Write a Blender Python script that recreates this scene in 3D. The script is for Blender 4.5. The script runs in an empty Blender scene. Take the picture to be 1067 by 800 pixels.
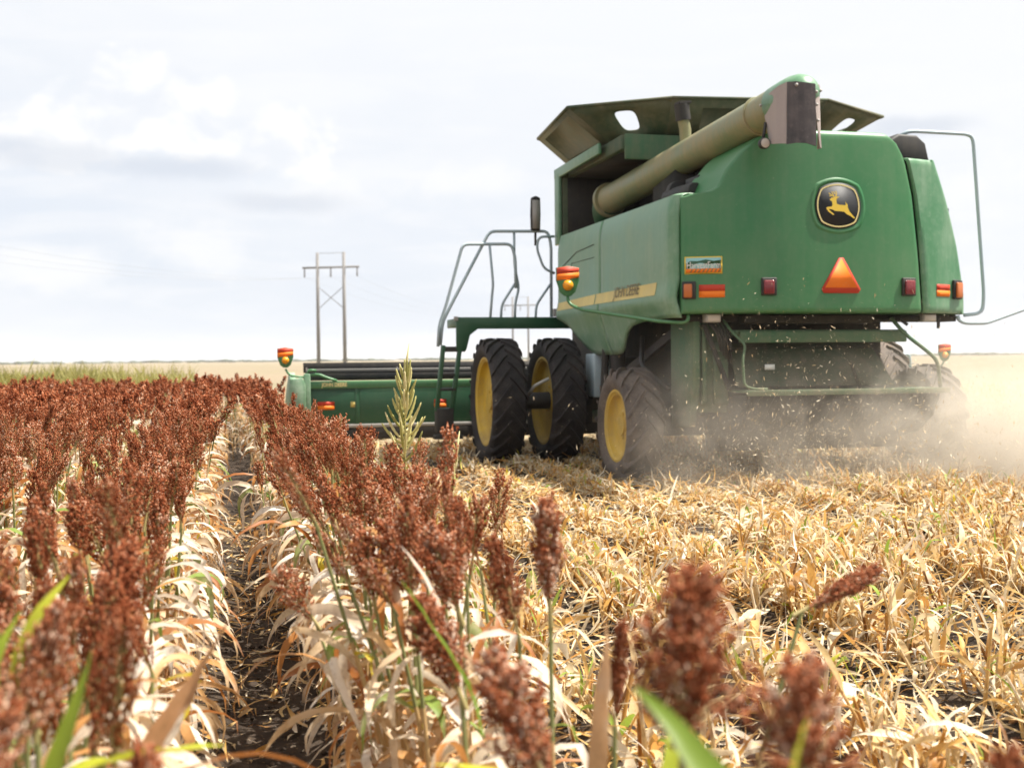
import bpy, bmesh, math, random
import numpy as np
from mathutils import Vector, Matrix, Euler
S = bpy.context.scene
COL = S.collection
R = math.radians

# ------------------------------------------------------------------ camera
YAW, PITCH, ROLL = math.atan(303 / 1250), -math.atan(27 / 1250), 0.0094
fw = Vector((math.sin(YAW) * math.cos(PITCH), math.cos(YAW) * math.cos(PITCH), math.sin(PITCH)))
rt = Vector((math.cos(YAW), -math.sin(YAW), 0)); up = rt.cross(fw)
rt2 = rt * math.cos(ROLL) - up * math.sin(ROLL); up2 = up * math.cos(ROLL) + rt * math.sin(ROLL)
cd = bpy.data.cameras.new('camera'); cam = bpy.data.objects.new('camera', cd); COL.objects.link(cam)
cam.matrix_world = Matrix(((rt2.x, up2.x, -fw.x, 0), (rt2.y, up2.y, -fw.y, 0), (rt2.z, up2.z, -fw.z, 1.5), (0, 0, 0, 1)))
cd.sensor_width = 36; cd.lens = 1250 / 1067 * 36; cd.clip_start = 0.05; cd.clip_end = 6000
cd.dof.use_dof = True; cd.dof.focus_distance = 6.8; cd.dof.aperture_fstop = 2.8; cd.dof.aperture_blades = 7
S.camera = cam

# ------------------------------------------------------------------ sun, sky, exposure
SUN_EL, SUN_AZ = R(62), R(98)
sd = Vector((math.cos(SUN_EL) * math.sin(SUN_AZ), math.cos(SUN_EL) * math.cos(SUN_AZ), math.sin(SUN_EL)))
ld = bpy.data.lights.new('sun', 'SUN'); ld.energy = 5.0; ld.angle = R(0.6); ld.color = (1, .94, .85)
lo = bpy.data.objects.new('sun', ld); COL.objects.link(lo); lo.rotation_euler = sd.to_track_quat('Z', 'Y').to_euler(); lo.location = sd * 50
S.view_settings.view_transform = 'Standard'; S.view_settings.look = 'None'
S.view_settings.exposure = 1.03; S.view_settings.gamma = 1; S.view_settings.use_curve_mapping = False
S.render.engine = 'CYCLES'
S.cycles.use_denoising = True
S.cycles.max_bounces = 8; S.cycles.diffuse_bounces = 3; S.cycles.transparent_max_bounces = 8; S.cycles.volume_bounces = 1
S.cycles.volume_step_rate = 0.35; S.cycles.volume_max_steps = 128

class NT:
    """small node-tree writer"""
    def __init__(s, tree): s.t = tree; s.n = tree.nodes; s.l = tree.links
    def new(s, kind, **kw):
        n = s.n.new(kind)
        for k, v in kw.items():
            if k in ('inp',):
                for i, x in v.items():
                    if hasattr(x, 'links') or isinstance(x, bpy.types.NodeSocket): s.l.new(x, n.inputs[i])
                    else: n.inputs[i].default_value = x
            else: setattr(n, k, v)
        return n
    def math(s, op, a, b=0.0, c=None, clamp=False):
        n = s.n.new('ShaderNodeMath'); n.operation = op; n.use_clamp = clamp
        for i, x in enumerate((a, b, c)):
            if x is None: continue
            if isinstance(x, bpy.types.NodeSocket): s.l.new(x, n.inputs[i])
            else: n.inputs[i].default_value = x
        return n.outputs[0]
    def mix(s, f, a, b, blend='MIX'):
        n = s.n.new('ShaderNodeMix'); n.data_type = 'RGBA'; n.blend_type = blend
        for i, x in ((0, f), (6, a), (7, b)):
            if isinstance(x, bpy.types.NodeSocket): s.l.new(x, n.inputs[i])
            elif i == 0: n.inputs[0].default_value = x
            else: n.inputs[i].default_value = (*x[:3], 1)
        return n.outputs[2]
    def ramp(s, f, stops, interp='LINEAR'):
        n = s.n.new('ShaderNodeValToRGB'); e = n.color_ramp.elements; n.color_ramp.interpolation = interp
        while len(e) < len(stops): e.new(0.5)
        for k, (p, c) in enumerate(stops):
            e[k].position = p; e[k].color = (*c, 1) if len(c) == 3 else c
        s.l.new(f, n.inputs[0]); return n.outputs[0]
    def noise(s, vec, scale, detail=3, rough=.55, out=0, dist=0.0):
        n = s.n.new('ShaderNodeTexNoise'); n.inputs['Scale'].default_value = scale; n.inputs['Detail'].default_value = detail
        n.inputs['Roughness'].default_value = rough; n.inputs['Distortion'].default_value = dist
        if vec is not None: s.l.new(vec, n.inputs['Vector'])
        return n.outputs[out]
    def maprange(s, v, a, b, c, d, smooth=False):
        n = s.n.new('ShaderNodeMapRange'); n.interpolation_type = 'SMOOTHSTEP' if smooth else 'LINEAR'
        s.l.new(v, n.inputs[0])
        for i, x in enumerate((a, b, c, d)): n.inputs[i + 1].default_value = x
        return n.outputs[0]

# world: Nishita sky behind a bright thin overcast with a bank of cumulus low ahead and to the left
W = bpy.data.worlds.new('World'); S.world = W; W.use_nodes = True
W.node_tree.nodes.clear(); nt = NT(W.node_tree)
sky = nt.new('ShaderNodeTexSky', sky_type='NISHITA', sun_disc=False, sun_elevation=SUN_EL, sun_rotation=SUN_AZ, dust_density=2.0)
tc = nt.new('ShaderNodeTexCoord'); vec = tc.outputs['Generated']
sep = nt.new('ShaderNodeSeparateXYZ', inp={0: vec}); vx, vy, vz = sep.outputs
az = nt.math('ARCTAN2', vx, vy)
el = nt.math('ARCSINE', vz)
# planar cloud-deck coordinates, flattened towards the horizon
cmb = nt.new('ShaderNodeCombineXYZ', inp={0: nt.math('MULTIPLY', az, 1.0), 1: nt.math('MULTIPLY', el, 2.4), 2: 0.0}).outputs[0]
veil = nt.maprange(nt.noise(cmb, 2.6, 6, .55, dist=.3), .36, .64, 0, 1, True)
cmb2 = nt.new('ShaderNodeCombineXYZ', inp={0: az, 1: nt.math('MULTIPLY', el, 1.35), 2: 0.0}).outputs[0]
warp = nt.noise(cmb2, 16.0, 9, .58, dist=.2)
wisp = nt.maprange(nt.noise(nt.new('ShaderNodeMapping', inp={0: cmb, 3: (1.0, 2.6, 1)}).outputs[0], 6.0, 7, .6, dist=.5), .44, .66, 0, 1, True)
def puff(a0, e0, ra, re):
    da = nt.math('DIVIDE', nt.math('SUBTRACT', az, a0), ra); de = nt.math('DIVIDE', nt.math('SUBTRACT', el, e0), re)
    d = nt.math('SQRT', nt.math('ADD', nt.math('MULTIPLY', da, da), nt.math('MULTIPLY', de, de)))
    return nt.math('SUBTRACT', 1.0, d)
def azel(px, py): return (math.atan((px - 533.5) / 1250) + YAW, math.atan((374 - py) / 1250))
def bank(items):
    f = None
    for px, py, wa, we in items:
        a0, e0 = azel(px, py); p = puff(a0, e0, wa / 1250, we / 1250)
        f = p if f is None else nt.math('SMOOTH_MAX', f, p, .3)
    return f
wn = nt.math('MULTIPLY', nt.math('SUBTRACT', warp, .5), 2.6)
crown = nt.maprange(nt.math('ADD', bank(((60, 150, 95, 42), (135, 118, 78, 58), (190, 130, 80, 60), (285, 150, 70, 48), (0, 165, 80, 34), (-120, 140, 110, 60), (-270, 180, 120, 60), (1250, 170, 120, 60))), wn), .06, .46, 0, 1, True)
lowbank = nt.maprange(nt.math('ADD', bank(((70, 285, 110, 34), (210, 258, 90, 40), (330, 205, 90, 30), (1010, 215, 90, 40), (470, 190, 130, 30))), wn), .0, .9, 0, 1, True)
base = nt.maprange(nt.math('ADD', bank(((60, 176, 100, 20), (190, 180, 120, 18), (300, 214, 90, 16), (20, 168, 60, 20), (950, 150, 70, 14))), nt.math('MULTIPLY', wn, .55)), 0, .8, 0, 1, True)
k = 6.62                                                  # the cloud colours below are divided by the Background strength of 0.1
def C(r, g, b): return (r * k, g * k, b * k)
col = nt.mix(.96, sky.outputs[0], C(.590, .632, .700))
col = nt.mix(nt.math('MULTIPLY', veil, .6), col, C(.690, .705, .735))
col = nt.mix(nt.math('MULTIPLY', wisp, .45), col, C(.735, .742, .755))
bright = nt.maprange(nt.math('ADD', el, nt.math('MULTIPLY', az, .22)), .06, .38, 0, .85, True)
col = nt.mix(bright, col, C(.725, .735, .752))
shade = nt.maprange(nt.noise(nt.new('ShaderNodeMapping', inp={0: cmb2, 1: (.006, .012, 0)}).outputs[0], 16.0, 9, .56, dist=.2), .38, .60, 0, 1, True)
col = nt.mix(nt.math('MULTIPLY', crown, .95), col, nt.mix(shade, C(.655, .680, .725), C(.780, .780, .780)))
col = nt.mix(nt.math('MULTIPLY', lowbank, .6), col, C(.745, .748, .756))
col = nt.mix(nt.math('MULTIPLY', base, .55), col, C(.485, .528, .605))
low = nt.maprange(el, 0.0, .07, 1, 0, True)
col = nt.mix(nt.math('MULTIPLY', low, .5), col, C(.600, .645, .715))
bg = nt.new('ShaderNodeBackground', inp={0: col, 1: 0.1}); ow = nt.new('ShaderNodeOutputWorld', inp={0: bg.outputs[0]})

# ------------------------------------------------------------------ materials
def mat(name, rough=.6, metal=0.0, spec=.5):
    m = bpy.data.materials.new(name); m.use_nodes = True; m.node_tree.nodes.clear(); t = NT(m.node_tree)
    b = t.new('ShaderNodeBsdfPrincipled'); b.inputs['Roughness'].default_value = rough; b.inputs['Metallic'].default_value = metal
    b.inputs['Specular IOR Level'].default_value = spec
    o = t.new('ShaderNodeOutputMaterial', inp={0: b.outputs[0]})
    return m, t, b, o
def bump(t, b, h, strength=.3, dist=.01):
    n = t.new('ShaderNodeBump', inp={'Height': h}); n.inputs['Strength'].default_value = strength; n.inputs['Distance'].default_value = dist
    t.l.new(n.outputs[0], b.inputs['Normal'])
def painted(name, colr, dust=(.30, .27, .19), amount=.3, rough=.38, low=None, streak=True, spec=.5, coat=0.0):
    m, t, b, o = mat(name, rough, 0, spec)
    pos = t.new('ShaderNodeTexCoord').outputs['Object']
    n1 = t.noise(pos, 1.3, 6, .62); n2 = t.noise(pos, 14, 4, .6)
    mp = t.new('ShaderNodeMapping', inp={0: pos, 3: (9, 9, .7)}).outputs[0]
    n3 = t.noise(mp, 1.0, 5, .6)
    f = t.maprange(n1, .36, .70, 0, 1)
    f = t.math('ADD', t.math('MULTIPLY', f, .6), t.math('MULTIPLY', t.maprange(n3, .45, .75, 0, 1), .35 if streak else 0))
    f = t.math('ADD', f, t.math('MULTIPLY', t.maprange(n2, .5, .75, 0, 1), .25))
    f = t.math('MULTIPLY', f, amount)
    if low:                                                # chaff and mud caked on the lower metalwork
        z = t.new('ShaderNodeSeparateXYZ', inp={0: pos}).outputs[2]
        f = t.math('ADD', f, t.math('MULTIPLY', t.maprange(z, low[0], low[1], low[2], 0, True), t.maprange(n2, .3, .62, .45, 1)), clamp=True)
    chip = t.maprange(t.noise(pos, 55, 2, .5), .735, .765, 0, .5)      # small chips and dried splashes
    c = t.mix(chip, t.mix(f, colr, dust), tuple(min(1, q * 1.5) for q in dust))
    t.l.new(c, b.inputs['Base Color'])
    t.l.new(t.maprange(f, 0, .6, rough, min(1, rough + .35)), b.inputs['Roughness'])
    b.inputs['Coat Weight'].default_value = coat; b.inputs['Coat Roughness'].default_value = .15
    bump(t, b, n2, .06, .004)
    return m
GREEN = (.028, .176, .052)
M = {}
M['green'] = painted('machine_green', GREEN, (.26, .30, .19), .28, .34, low=(1.9, 2.35, .12), spec=.55)
M['green_side'] = painted('machine_green_dust_sheen', (.055, .200, .080), (.36, .45, .34), .75, .28, low=(1.4, 2.3, .35), spec=.6)  # pale green mixes dust with sky sheen painted into the colour
M['green_low'] = painted('machine_green_chaffy', (.035, .12, .05), (.24, .21, .14), .7, .6, low=(.6, 1.9, .55))
M['green_dark'] = painted('header_green', (.010, .085, .032), (.20, .22, .14), .22, .42)
M['tank'] = painted('tank_metal', (.030, .075, .035), (.27, .22, .14), .75, .6)
M['flap'] = painted('flap_metal', (.06, .09, .045), (.30, .235, .15), .85, .55)
M['auger'] = painted('auger_paint', (.15, .19, .085), (.42, .30, .165), .85, .32, spec=.6)
M['chaffy'] = painted('chaff_caked_metal', (.016, .05, .022), (.13, .10, .07), .9, .8, low=(.9, 1.9, .3))
M['black'] = painted('black_metal', (.010, .010, .011), (.16, .13, .09), .35, .55)
M['dark'] = painted('soiled_metal_and_shade', (.008, .009, .008), (.11, .085, .06), .6, .8)  # soiled metal; also serves as painted shade in the tank recess
M['yellow'] = painted('wheel_yellow', (.60, .39, .025), (.30, .22, .12), .85, .45, low=(-.5, .8, .18))
M['stripe'] = painted('stripe_yellow', (.66, .50, .11), (.50, .45, .28), .85, .4)
M['rail'] = painted('rail_grey_green', (.40, .50, .53), (.52, .54, .54), .5, .4)
M['silver'] = painted('bare_metal', (.40, .38, .35), (.30, .26, .20), .5, .4)
M['rubber_flap'] = painted('rubber_flap', (.035, .032, .034), (.36, .29, .27), .6, .6)
M['flap_pale'] = painted('pale_rubber', (.34, .28, .26), (.52, .46, .40), .6, .65)  # much paler than the rear rubber sheet
M['red'] = painted('reflector_red', (.55, .045, .02), (.4, .2, .12), .2, .55, streak=False, spec=.3)
M['orange'] = painted('reflector_orange', (.90, .20, .01), (.6, .3, .15), .15, .6, streak=False, spec=.3)
M['redlens'] = painted('red_lens', (.20, .02, .025), (.28, .12, .10), .3, .2, streak=False)
M['amberlens'] = painted('amber_lens', (.52, .13, .02), (.4, .25, .14), .3, .25, streak=False)
M['amberbright'] = painted('amber_lamp_lens', (.90, .34, .01), (.6, .35, .12), .15, .25, streak=False)
M['lens'] = painted('lamp_glass', (.62, .56, .48), (.55, .42, .30), .5, .15, streak=False)
M['emblem_black'] = painted('emblem_black', (.010, .011, .014), (.08, .08, .075), .2, .6, streak=False)
M['emblem_yellow'] = painted('emblem_yellow', (.80, .55, .05), (.6, .5, .3), .15, .4, streak=False)
M['emblem_pale'] = painted('emblem_border', (.80, .66, .28), (.6, .5, .3), .15, .4, streak=False)
M['white'] = painted('sticker_white', (.78, .76, .70), (.6, .55, .45), .2, .5, streak=False)
M['sticker_blue'] = painted('sticker_teal', (.28, .55, .52), (.5, .5, .45), .15, .5, streak=False)
M['letter'] = painted('letter_olive', (.16, .12, .03), (.4, .33, .15), .3, .5, streak=False)
M['glass'] = painted('cab_glass', (.02, .03, .03), (.2, .2, .17), .2, .08)

m, t, b, o = mat('tyre_rubber', .78, 0, .35); M['tyre'] = m
pos = t.new('ShaderNodeTexCoord').outputs['Object']
n1 = t.noise(pos, 3, 5, .6); n2 = t.noise(pos, 40, 4, .6)
f = t.math('MULTIPLY', t.maprange(n1, .35, .7, .1, 1), t.maprange(n2, .3, .7, .4, 1))
t.l.new(t.mix(f, (.012, .011, .012), (.075, .062, .054)), b.inputs['Base Color']); bump(t, b, n2, .25, .01)
M['tyre_dusty'] = m2 = m.copy(); m2.name = 'tyre_rubber_dusty'
for n in m2.node_tree.nodes:
    if n.type == 'MIX': n.inputs[6].default_value = (.05, .042, .038, 1); n.inputs[7].default_value = (.24, .185, .145, 1)

def plant_mat(name, stops, transl=.3, rough=.6, objrand=.0, streaks=False, spec=.3):
    m = bpy.data.materials.new(name); m.use_nodes = True; m.node_tree.nodes.clear(); t = NT(m.node_tree)
    a = t.new('ShaderNodeAttribute', attribute_name='rnd').outputs['Fac']
    if objrand:
        oi = t.new('ShaderNodeObjectInfo').outputs['Random']
        a = t.math('ADD', a, t.math('MULTIPLY', t.math('SUBTRACT', oi, .5), objrand), clamp=True)
    c = t.ramp(a, stops)
    if streaks:
        pos = t.new('ShaderNodeTexCoord').outputs['Object']
        nn = t.noise(pos, 34, 4, .65)
        c = t.mix(t.maprange(nn, .50, .72, 0, .55), c, (.30, .165, .07))
        c = t.mix(t.maprange(t.noise(pos, 9, 3, .6), .52, .7, 0, .5), c, (.66, .55, .43))
    p = t.new('ShaderNodeBsdfPrincipled', inp={0: c}); p.inputs['Roughness'].default_value = rough; p.inputs['Specular IOR Level'].default_value = spec
    tr = t.new('ShaderNodeBsdfTranslucent', inp={0: c})
    mx = t.new('ShaderNodeMixShader', inp={0: transl, 1: p.outputs[0], 2: tr.outputs[0]})
    t.new('ShaderNodeOutputMaterial', inp={0: mx.outputs[0]})
    return m
M['grain'] = plant_mat('sorghum_grain', [(0, (.15, .032, .011)), (.27, (.30, .080, .030)), (.53, (.46, .160, .070)), (.77, (.60, .29, .165)), (.91, (.73, .48, .34)), (1, (.82, .65, .50))], .24, .8, .3, spec=.12)
M['leaf'] = plant_mat('dry_leaf', [(0, (.34, .12, .03)), (.16, (.52, .23, .065)), (.34, (.62, .38, .16)), (.52, (.70, .53, .33)), (.70, (.82, .71, .56)), (.84, (.86, .80, .70)), (.865, (.66, .46, .05)), (.92, (.62, .50, .04)), (.94, (.20, .30, .05)), (1, (.28, .36, .09))], .38, .5, 0, True)
M['stalk'] = plant_mat('stalk', [(0, (.10, .16, .05)), (.45, (.26, .26, .10)), (.7, (.50, .33, .14)), (1, (.60, .45, .26))], .1, .55)
M['straw'] = plant_mat('stubble_straw', [(0, (.20, .09, .03)), (.13, (.50, .24, .055)), (.34, (.70, .42, .12)), (.54, (.77, .58, .29)), (.72, (.83, .71, .49)), (.92, (.87, .80, .66)), (.935, (.70, .55, .03)), (.965, (.24, .34, .04)), (1, (.30, .42, .06))], .35, .5, 0, True)
M['green_leaf'] = plant_mat('green_leaf', [(0, (.15, .24, .03)), (.5, (.32, .38, .03)), (1, (.62, .58, .05))], .4, .45)
M['brown_leaf'] = plant_mat('brown_leaf', [(0, (.38, .18, .07)), (1, (.60, .36, .19))], .35, .5, 0, True)
M['pale_leaf'] = plant_mat('pale_leaf', [(0, (.70, .58, .45)), (1, (.82, .74, .63))], .35, .5, 0, True)
M['pigweed'] = plant_mat('pigweed_spikes', [(0, (.34, .33, .10)), (.5, (.58, .53, .20)), (1, (.78, .70, .40))], .25, .6)
M['weed'] = plant_mat('weedy_grass', [(0, (.19, .19, .05)), (.5, (.30, .28, .07)), (1, (.42, .36, .14))], .3, .6)
M['chaff'] = plant_mat('chaff', [(0, (.52, .36, .17)), (1, (.86, .76, .58))], .3, .6)
M['tree'] = plant_mat('far_trees', [(0, (.06, .085, .05)), (1, (.10, .125, .08))], .1, .8)
m, t, b, o = mat('weathered_timber', .85); M['timber'] = m
t.l.new(t.ramp(t.noise(t.new('ShaderNodeTexCoord').outputs['Object'], 6, 4), [(.3, (.17, .165, .16)), (.7, (.26, .25, .245))]), b.inputs['Base Color'])
m, t, b, o = mat('wire_grey', .6); M['wire'] = m; b.inputs['Base Color'].default_value = (.22, .22, .23, 1)

# ------------------------------------------------------------------ mesh builder
class MB:
    def __init__(s): s.v = []; s.f = []; s.r = []; s.m = []; s.n = 0; s.mi = 0
    def add(s, v, f, rnd=0.5):
        v = np.asarray(v, dtype=np.float64).reshape(-1, 3); o = s.n
        s.v.append(v); s.n += len(v)
        s.f.append((np.concatenate([np.array(q) + o for q in f]) if False else [tuple(int(i) + o for i in q) for q in f]))
        s.m.append([s.mi] * len(f))
        s.r.append(np.full(len(v), rnd) if np.isscalar(rnd) else np.asarray(rnd))
        return s
    def box(s, x0, x1, y0, y1, z0, z1, mtx=None):
        v = np.array([(x, y, z) for z in (z0, z1) for y in (y0, y1) for x in (x0, x1)], float)
        if mtx is not None: v = np.array([mtx @ Vector(p) for p in v])
        return s.add(v, [(0, 2, 3, 1), (4, 5, 7, 6), (0, 1, 5, 4), (2, 6, 7, 3), (0, 4, 6, 2), (1, 3, 7, 5)])
    def bar(s, a, b_, w, h=None, upv=(0, 0, 1)):
        a, b_ = Vector(a), Vector(b_); h = h or w; d = (b_ - a).normalized(); u = Vector(upv)
        x = d.cross(u)
        if x.length < 1e-3: x = d.cross(Vector((1, 0, 0)))
        x.normalize(); y = x.cross(d)
        v = [p + x * sx * w / 2 + y * sy * h / 2 for p in (a, b_) for sx, sy in ((-1, -1), (1, -1), (1, 1), (-1, 1))]
        return s.add(v, [(3, 2, 1, 0), (4, 5, 6, 7), (0, 1, 5, 4), (1, 2, 6, 5), (2, 3, 7, 6), (3, 0, 4, 7)])
    def tube(s, pts, r, seg=8, bend=0.0, cap=True, rnd=.5):
        P = [Vector(p) for p in pts]
        if bend:
            Q = [P[0]]
            for i in range(1, len(P) - 1):
                a, b_, c = P[i - 1], P[i], P[i + 1]
                k1 = min(bend, (a - b_).length * .45); k2 = min(bend, (c - b_).length * .45)
                p1 = b_ + (a - b_).normalized() * k1; p2 = b_ + (c - b_).normalized() * k2
                for q in range(5):
                    u = q / 4; Q.append(p1 * (1 - u) ** 2 + b_ * 2 * u * (1 - u) + p2 * u * u)
            Q.append(P[-1]); P = Q
        rr = r if hasattr(r, '__len__') else [r] * len(P)
        V = []; prev = None
        for i, p in enumerate(P):
            d = (P[min(i + 1, len(P) - 1)] - P[max(i - 1, 0)]).normalized()
            if prev is None:
                x = d.cross(Vector((0, 0, 1)))
                if x.length < 1e-2: x = d.cross(Vector((0, 1, 0)))
            else: x = prev - d * prev.dot(d)
            x.normalize(); prev = x; y = d.cross(x)
            for k in range(seg):
                an = 2 * math.pi * k / seg; V.append(p + (x * math.cos(an) + y * math.sin(an)) * rr[i])
        F = [(i * seg + k, i * seg + (k + 1) % seg, (i + 1) * seg + (k + 1) % seg, (i + 1) * seg + k) for i in range(len(P) - 1) for k in range(seg)]
        if cap: F += [tuple(range(seg))[::-1], tuple(range((len(P) - 1) * seg, len(P) * seg))]
        return s.add(V, F, rnd)
    def lathe(s, prof, c, axis='x', seg=48, closed=False):
        V = []; n = len(prof)
        for k in range(seg):
            an = 2 * math.pi * k / seg; ca, sa = math.cos(an), math.sin(an)
            for a, r in prof:
                V.append({'x': (c[0] + a, c[1] + r * ca, c[2] + r * sa), 'y': (c[0] + r * ca, c[1] + a, c[2] + r * sa), 'z': (c[0] + r * ca, c[1] + r * sa, c[2] + a)}[axis])
        F = []
        for k in range(seg):
            k2 = (k + 1) % seg
            for i in range(n if closed else n - 1): F.append((k * n + i, k2 * n + i, k2 * n + (i + 1) % n, k * n + (i + 1) % n))
        return s.add(V, F)
    def prism(s, poly, fn, d0, d1):
        """poly of (a, b) swept between depths d0 and d1; fn(a, b, d) -> xyz"""
        n = len(poly)
        V = [fn(a, b_, d0) for a, b_ in poly] + [fn(a, b_, d1) for a, b_ in poly]
        F = [tuple(range(n))[::-1], tuple(range(n, 2 * n))] + [(i, (i + 1) % n, n + (i + 1) % n, n + i) for i in range(n)]
        return s.add(V, F)
    def grid(s, P, flip=False):
        """P[i][j] -> point; open sheet"""
        a, b_ = len(P), len(P[0]); V = [p for row in P for p in row]
        F = [(i * b_ + j, i * b_ + j + 1, (i + 1) * b_ + j + 1, (i + 1) * b_ + j) for i in range(a - 1) for j in range(b_ - 1)]
        if flip: F = [q[::-1] for q in F]
        return s.add(V, F)
    def mesh(s, name, mats, smooth=False, origin=(0, 0, 0), fixn=True):
        me = bpy.data.meshes.new(name)
        V = np.concatenate(s.v) - np.array(origin)
        F = [q for fs in s.f for q in fs]
        build_mesh(me, V, F)
        if len(s.m) and any(any(x) for x in s.m): me.polygons.foreach_set('material_index', np.concatenate([np.array(x, dtype=np.int32) for x in s.m]))
        at = me.attributes.new('rnd', 'FLOAT', 'POINT'); at.data.foreach_set('value', np.concatenate(s.r).astype(np.float32))
        for mm in mats: me.materials.append(mm)
        if fixn:
            bm = bmesh.new(); bm.from_mesh(me); bmesh.ops.recalc_face_normals(bm, faces=bm.faces); bm.to_mesh(me); bm.free()
        if smooth: me.polygons.foreach_set('use_smooth', np.ones(len(me.polygons), dtype=bool))
        me.update(); return me
def build_mesh(me, V, F):
    me.vertices.add(len(V)); me.vertices.foreach_set('co', np.ascontiguousarray(V, dtype=np.float32).ravel())
    if isinstance(F, np.ndarray):
        n, k = F.shape; idx = F.ravel().astype(np.int32); st = np.arange(n, dtype=np.int32) * k
    else:
        ln = np.array([len(q) for q in F], dtype=np.int32); idx = np.fromiter((i for q in F for i in q), dtype=np.int32); n = len(F)
        st = np.concatenate([[0], np.cumsum(ln)[:-1]]).astype(np.int32)
    me.loops.add(len(idx)); me.loops.foreach_set('vertex_index', idx)
    me.polygons.add(n); me.polygons.foreach_set('loop_start', st)
    me.update(calc_edges=True); me.validate()

def link(o, parent=None):
    COL.objects.link(o)
    if parent is not None: o.parent = parent
    return o
def tag(o, label=None, cat=None, group=None, kind=None):
    for k_, v_ in (('label', label), ('category', cat), ('group', group), ('kind', kind)):
        if v_: o[k_] = v_
    return o
def empty(name, loc): 
    o = bpy.data.objects.new(name, None); o.location = loc; o.empty_display_size = .3; return link(o)
ORG = Vector((6.7, 14.9, 0))                                # the harvester's own origin, on the ground under its middle
def part(name, mb, mats, parent, smooth=False, bevel=0.0, autosmooth=None, label=None):
    if not isinstance(mats, (list, tuple)): mats = [mats]
    me = mb.mesh(name, mats, smooth, ORG)
    o = link(bpy.data.objects.new(name, me), parent)
    if autosmooth:
        me.polygons.foreach_set('use_smooth', np.ones(len(me.polygons), dtype=bool)); me.set_sharp_from_angle(angle=R(autosmooth))
    if bevel:
        b_ = o.modifiers.new('bevel', 'BEVEL'); b_.width = bevel; b_.segments = 2; b_.limit_method = 'ANGLE'; b_.angle_limit = R(40)
    if label: o['label'] = label
    return o
def text_mb(mb, txt, fn, size, depth, squeeze=1.0, bold=0.0):
    """adds flat lettering; fn(a, b, d) -> xyz, origin at the text's centre"""
    cu = bpy.data.curves.new('lettering', 'FONT'); cu.body = txt; cu.size = size; cu.align_x = 'CENTER'; cu.align_y = 'CENTER'; cu.offset = bold; cu.resolution_u = 3
    ob = bpy.data.objects.new('lettering', cu); me = bpy.data.meshes.new_from_object(ob)
    V = [fn(v.co.x * squeeze, v.co.y, depth) for v in me.vertices]; F = [tuple(p.vertices) for p in me.polygons]
    bpy.data.objects.remove(ob); bpy.data.curves.remove(cu); bpy.data.meshes.remove(me)
    mb.add(V, F)
# ================================================================== vectorised plant geometry
def build_np(name, chunks, mats, smooth=False):
    """chunks: (V, F (n,k) int, rnd per vertex, material index) -> one mesh"""
    me = bpy.data.meshes.new(name); off = 0; VS = []; RS = []; idx = []; ln = []; mi = []
    for V, F, r_, m_ in chunks:
        VS.append(V); RS.append(r_); idx.append((F + off).ravel()); ln.append(np.full(len(F), F.shape[1], np.int32)); mi.append(np.full(len(F), m_, np.int32)); off += len(V)
    V = np.concatenate(VS); idx = np.concatenate(idx).astype(np.int32); ln = np.concatenate(ln); mi = np.concatenate(mi)
    me.vertices.add(len(V)); me.vertices.foreach_set('co', V.astype(np.float32).ravel())
    me.loops.add(len(idx)); me.loops.foreach_set('vertex_index', idx)
    me.polygons.add(len(ln)); me.polygons.foreach_set('loop_start', np.concatenate([[0], np.cumsum(ln)[:-1]]).astype(np.int32))
    me.polygons.foreach_set('material_index', mi)
    if smooth: me.polygons.foreach_set('use_smooth', np.ones(len(ln), bool))
    me.update(calc_edges=True)
    at = me.attributes.new('rnd', 'FLOAT', 'POINT'); at.data.foreach_set('value', np.concatenate(RS).astype(np.float32))
    for m_ in mats: me.materials.append(m_)
    return me
OCT_V = np.array([(0, 0, 1), (1, 0, 0), (0, 1, 0), (-1, 0, 0), (0, -1, 0), (0, 0, -1)], float)
OCT_F = np.array([(0, 1, 2), (0, 2, 3), (0, 3, 4), (0, 4, 1), (5, 2, 1), (5, 3, 2), (5, 4, 3), (5, 1, 4)])
def blobs(P, sc, rng, rnd):
    """small rounded grains at points P, sizes sc (n,3)"""
    n = len(P); a = rng.uniform(0, 6.28, n); ca, sa = np.cos(a), np.sin(a)
    V = OCT_V[None] * sc[:, None, :]; X = V[..., 0] * ca[:, None] - V[..., 1] * sa[:, None]; Y = V[..., 0] * sa[:, None] + V[..., 1] * ca[:, None]
    V = np.stack([X, Y, V[..., 2]], -1) + P[:, None, :]
    F = OCT_F[None] + (np.arange(n) * 6)[:, None, None]
    return V.reshape(-1, 3), F.reshape(-1, 3), np.repeat(rnd, 6)
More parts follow.
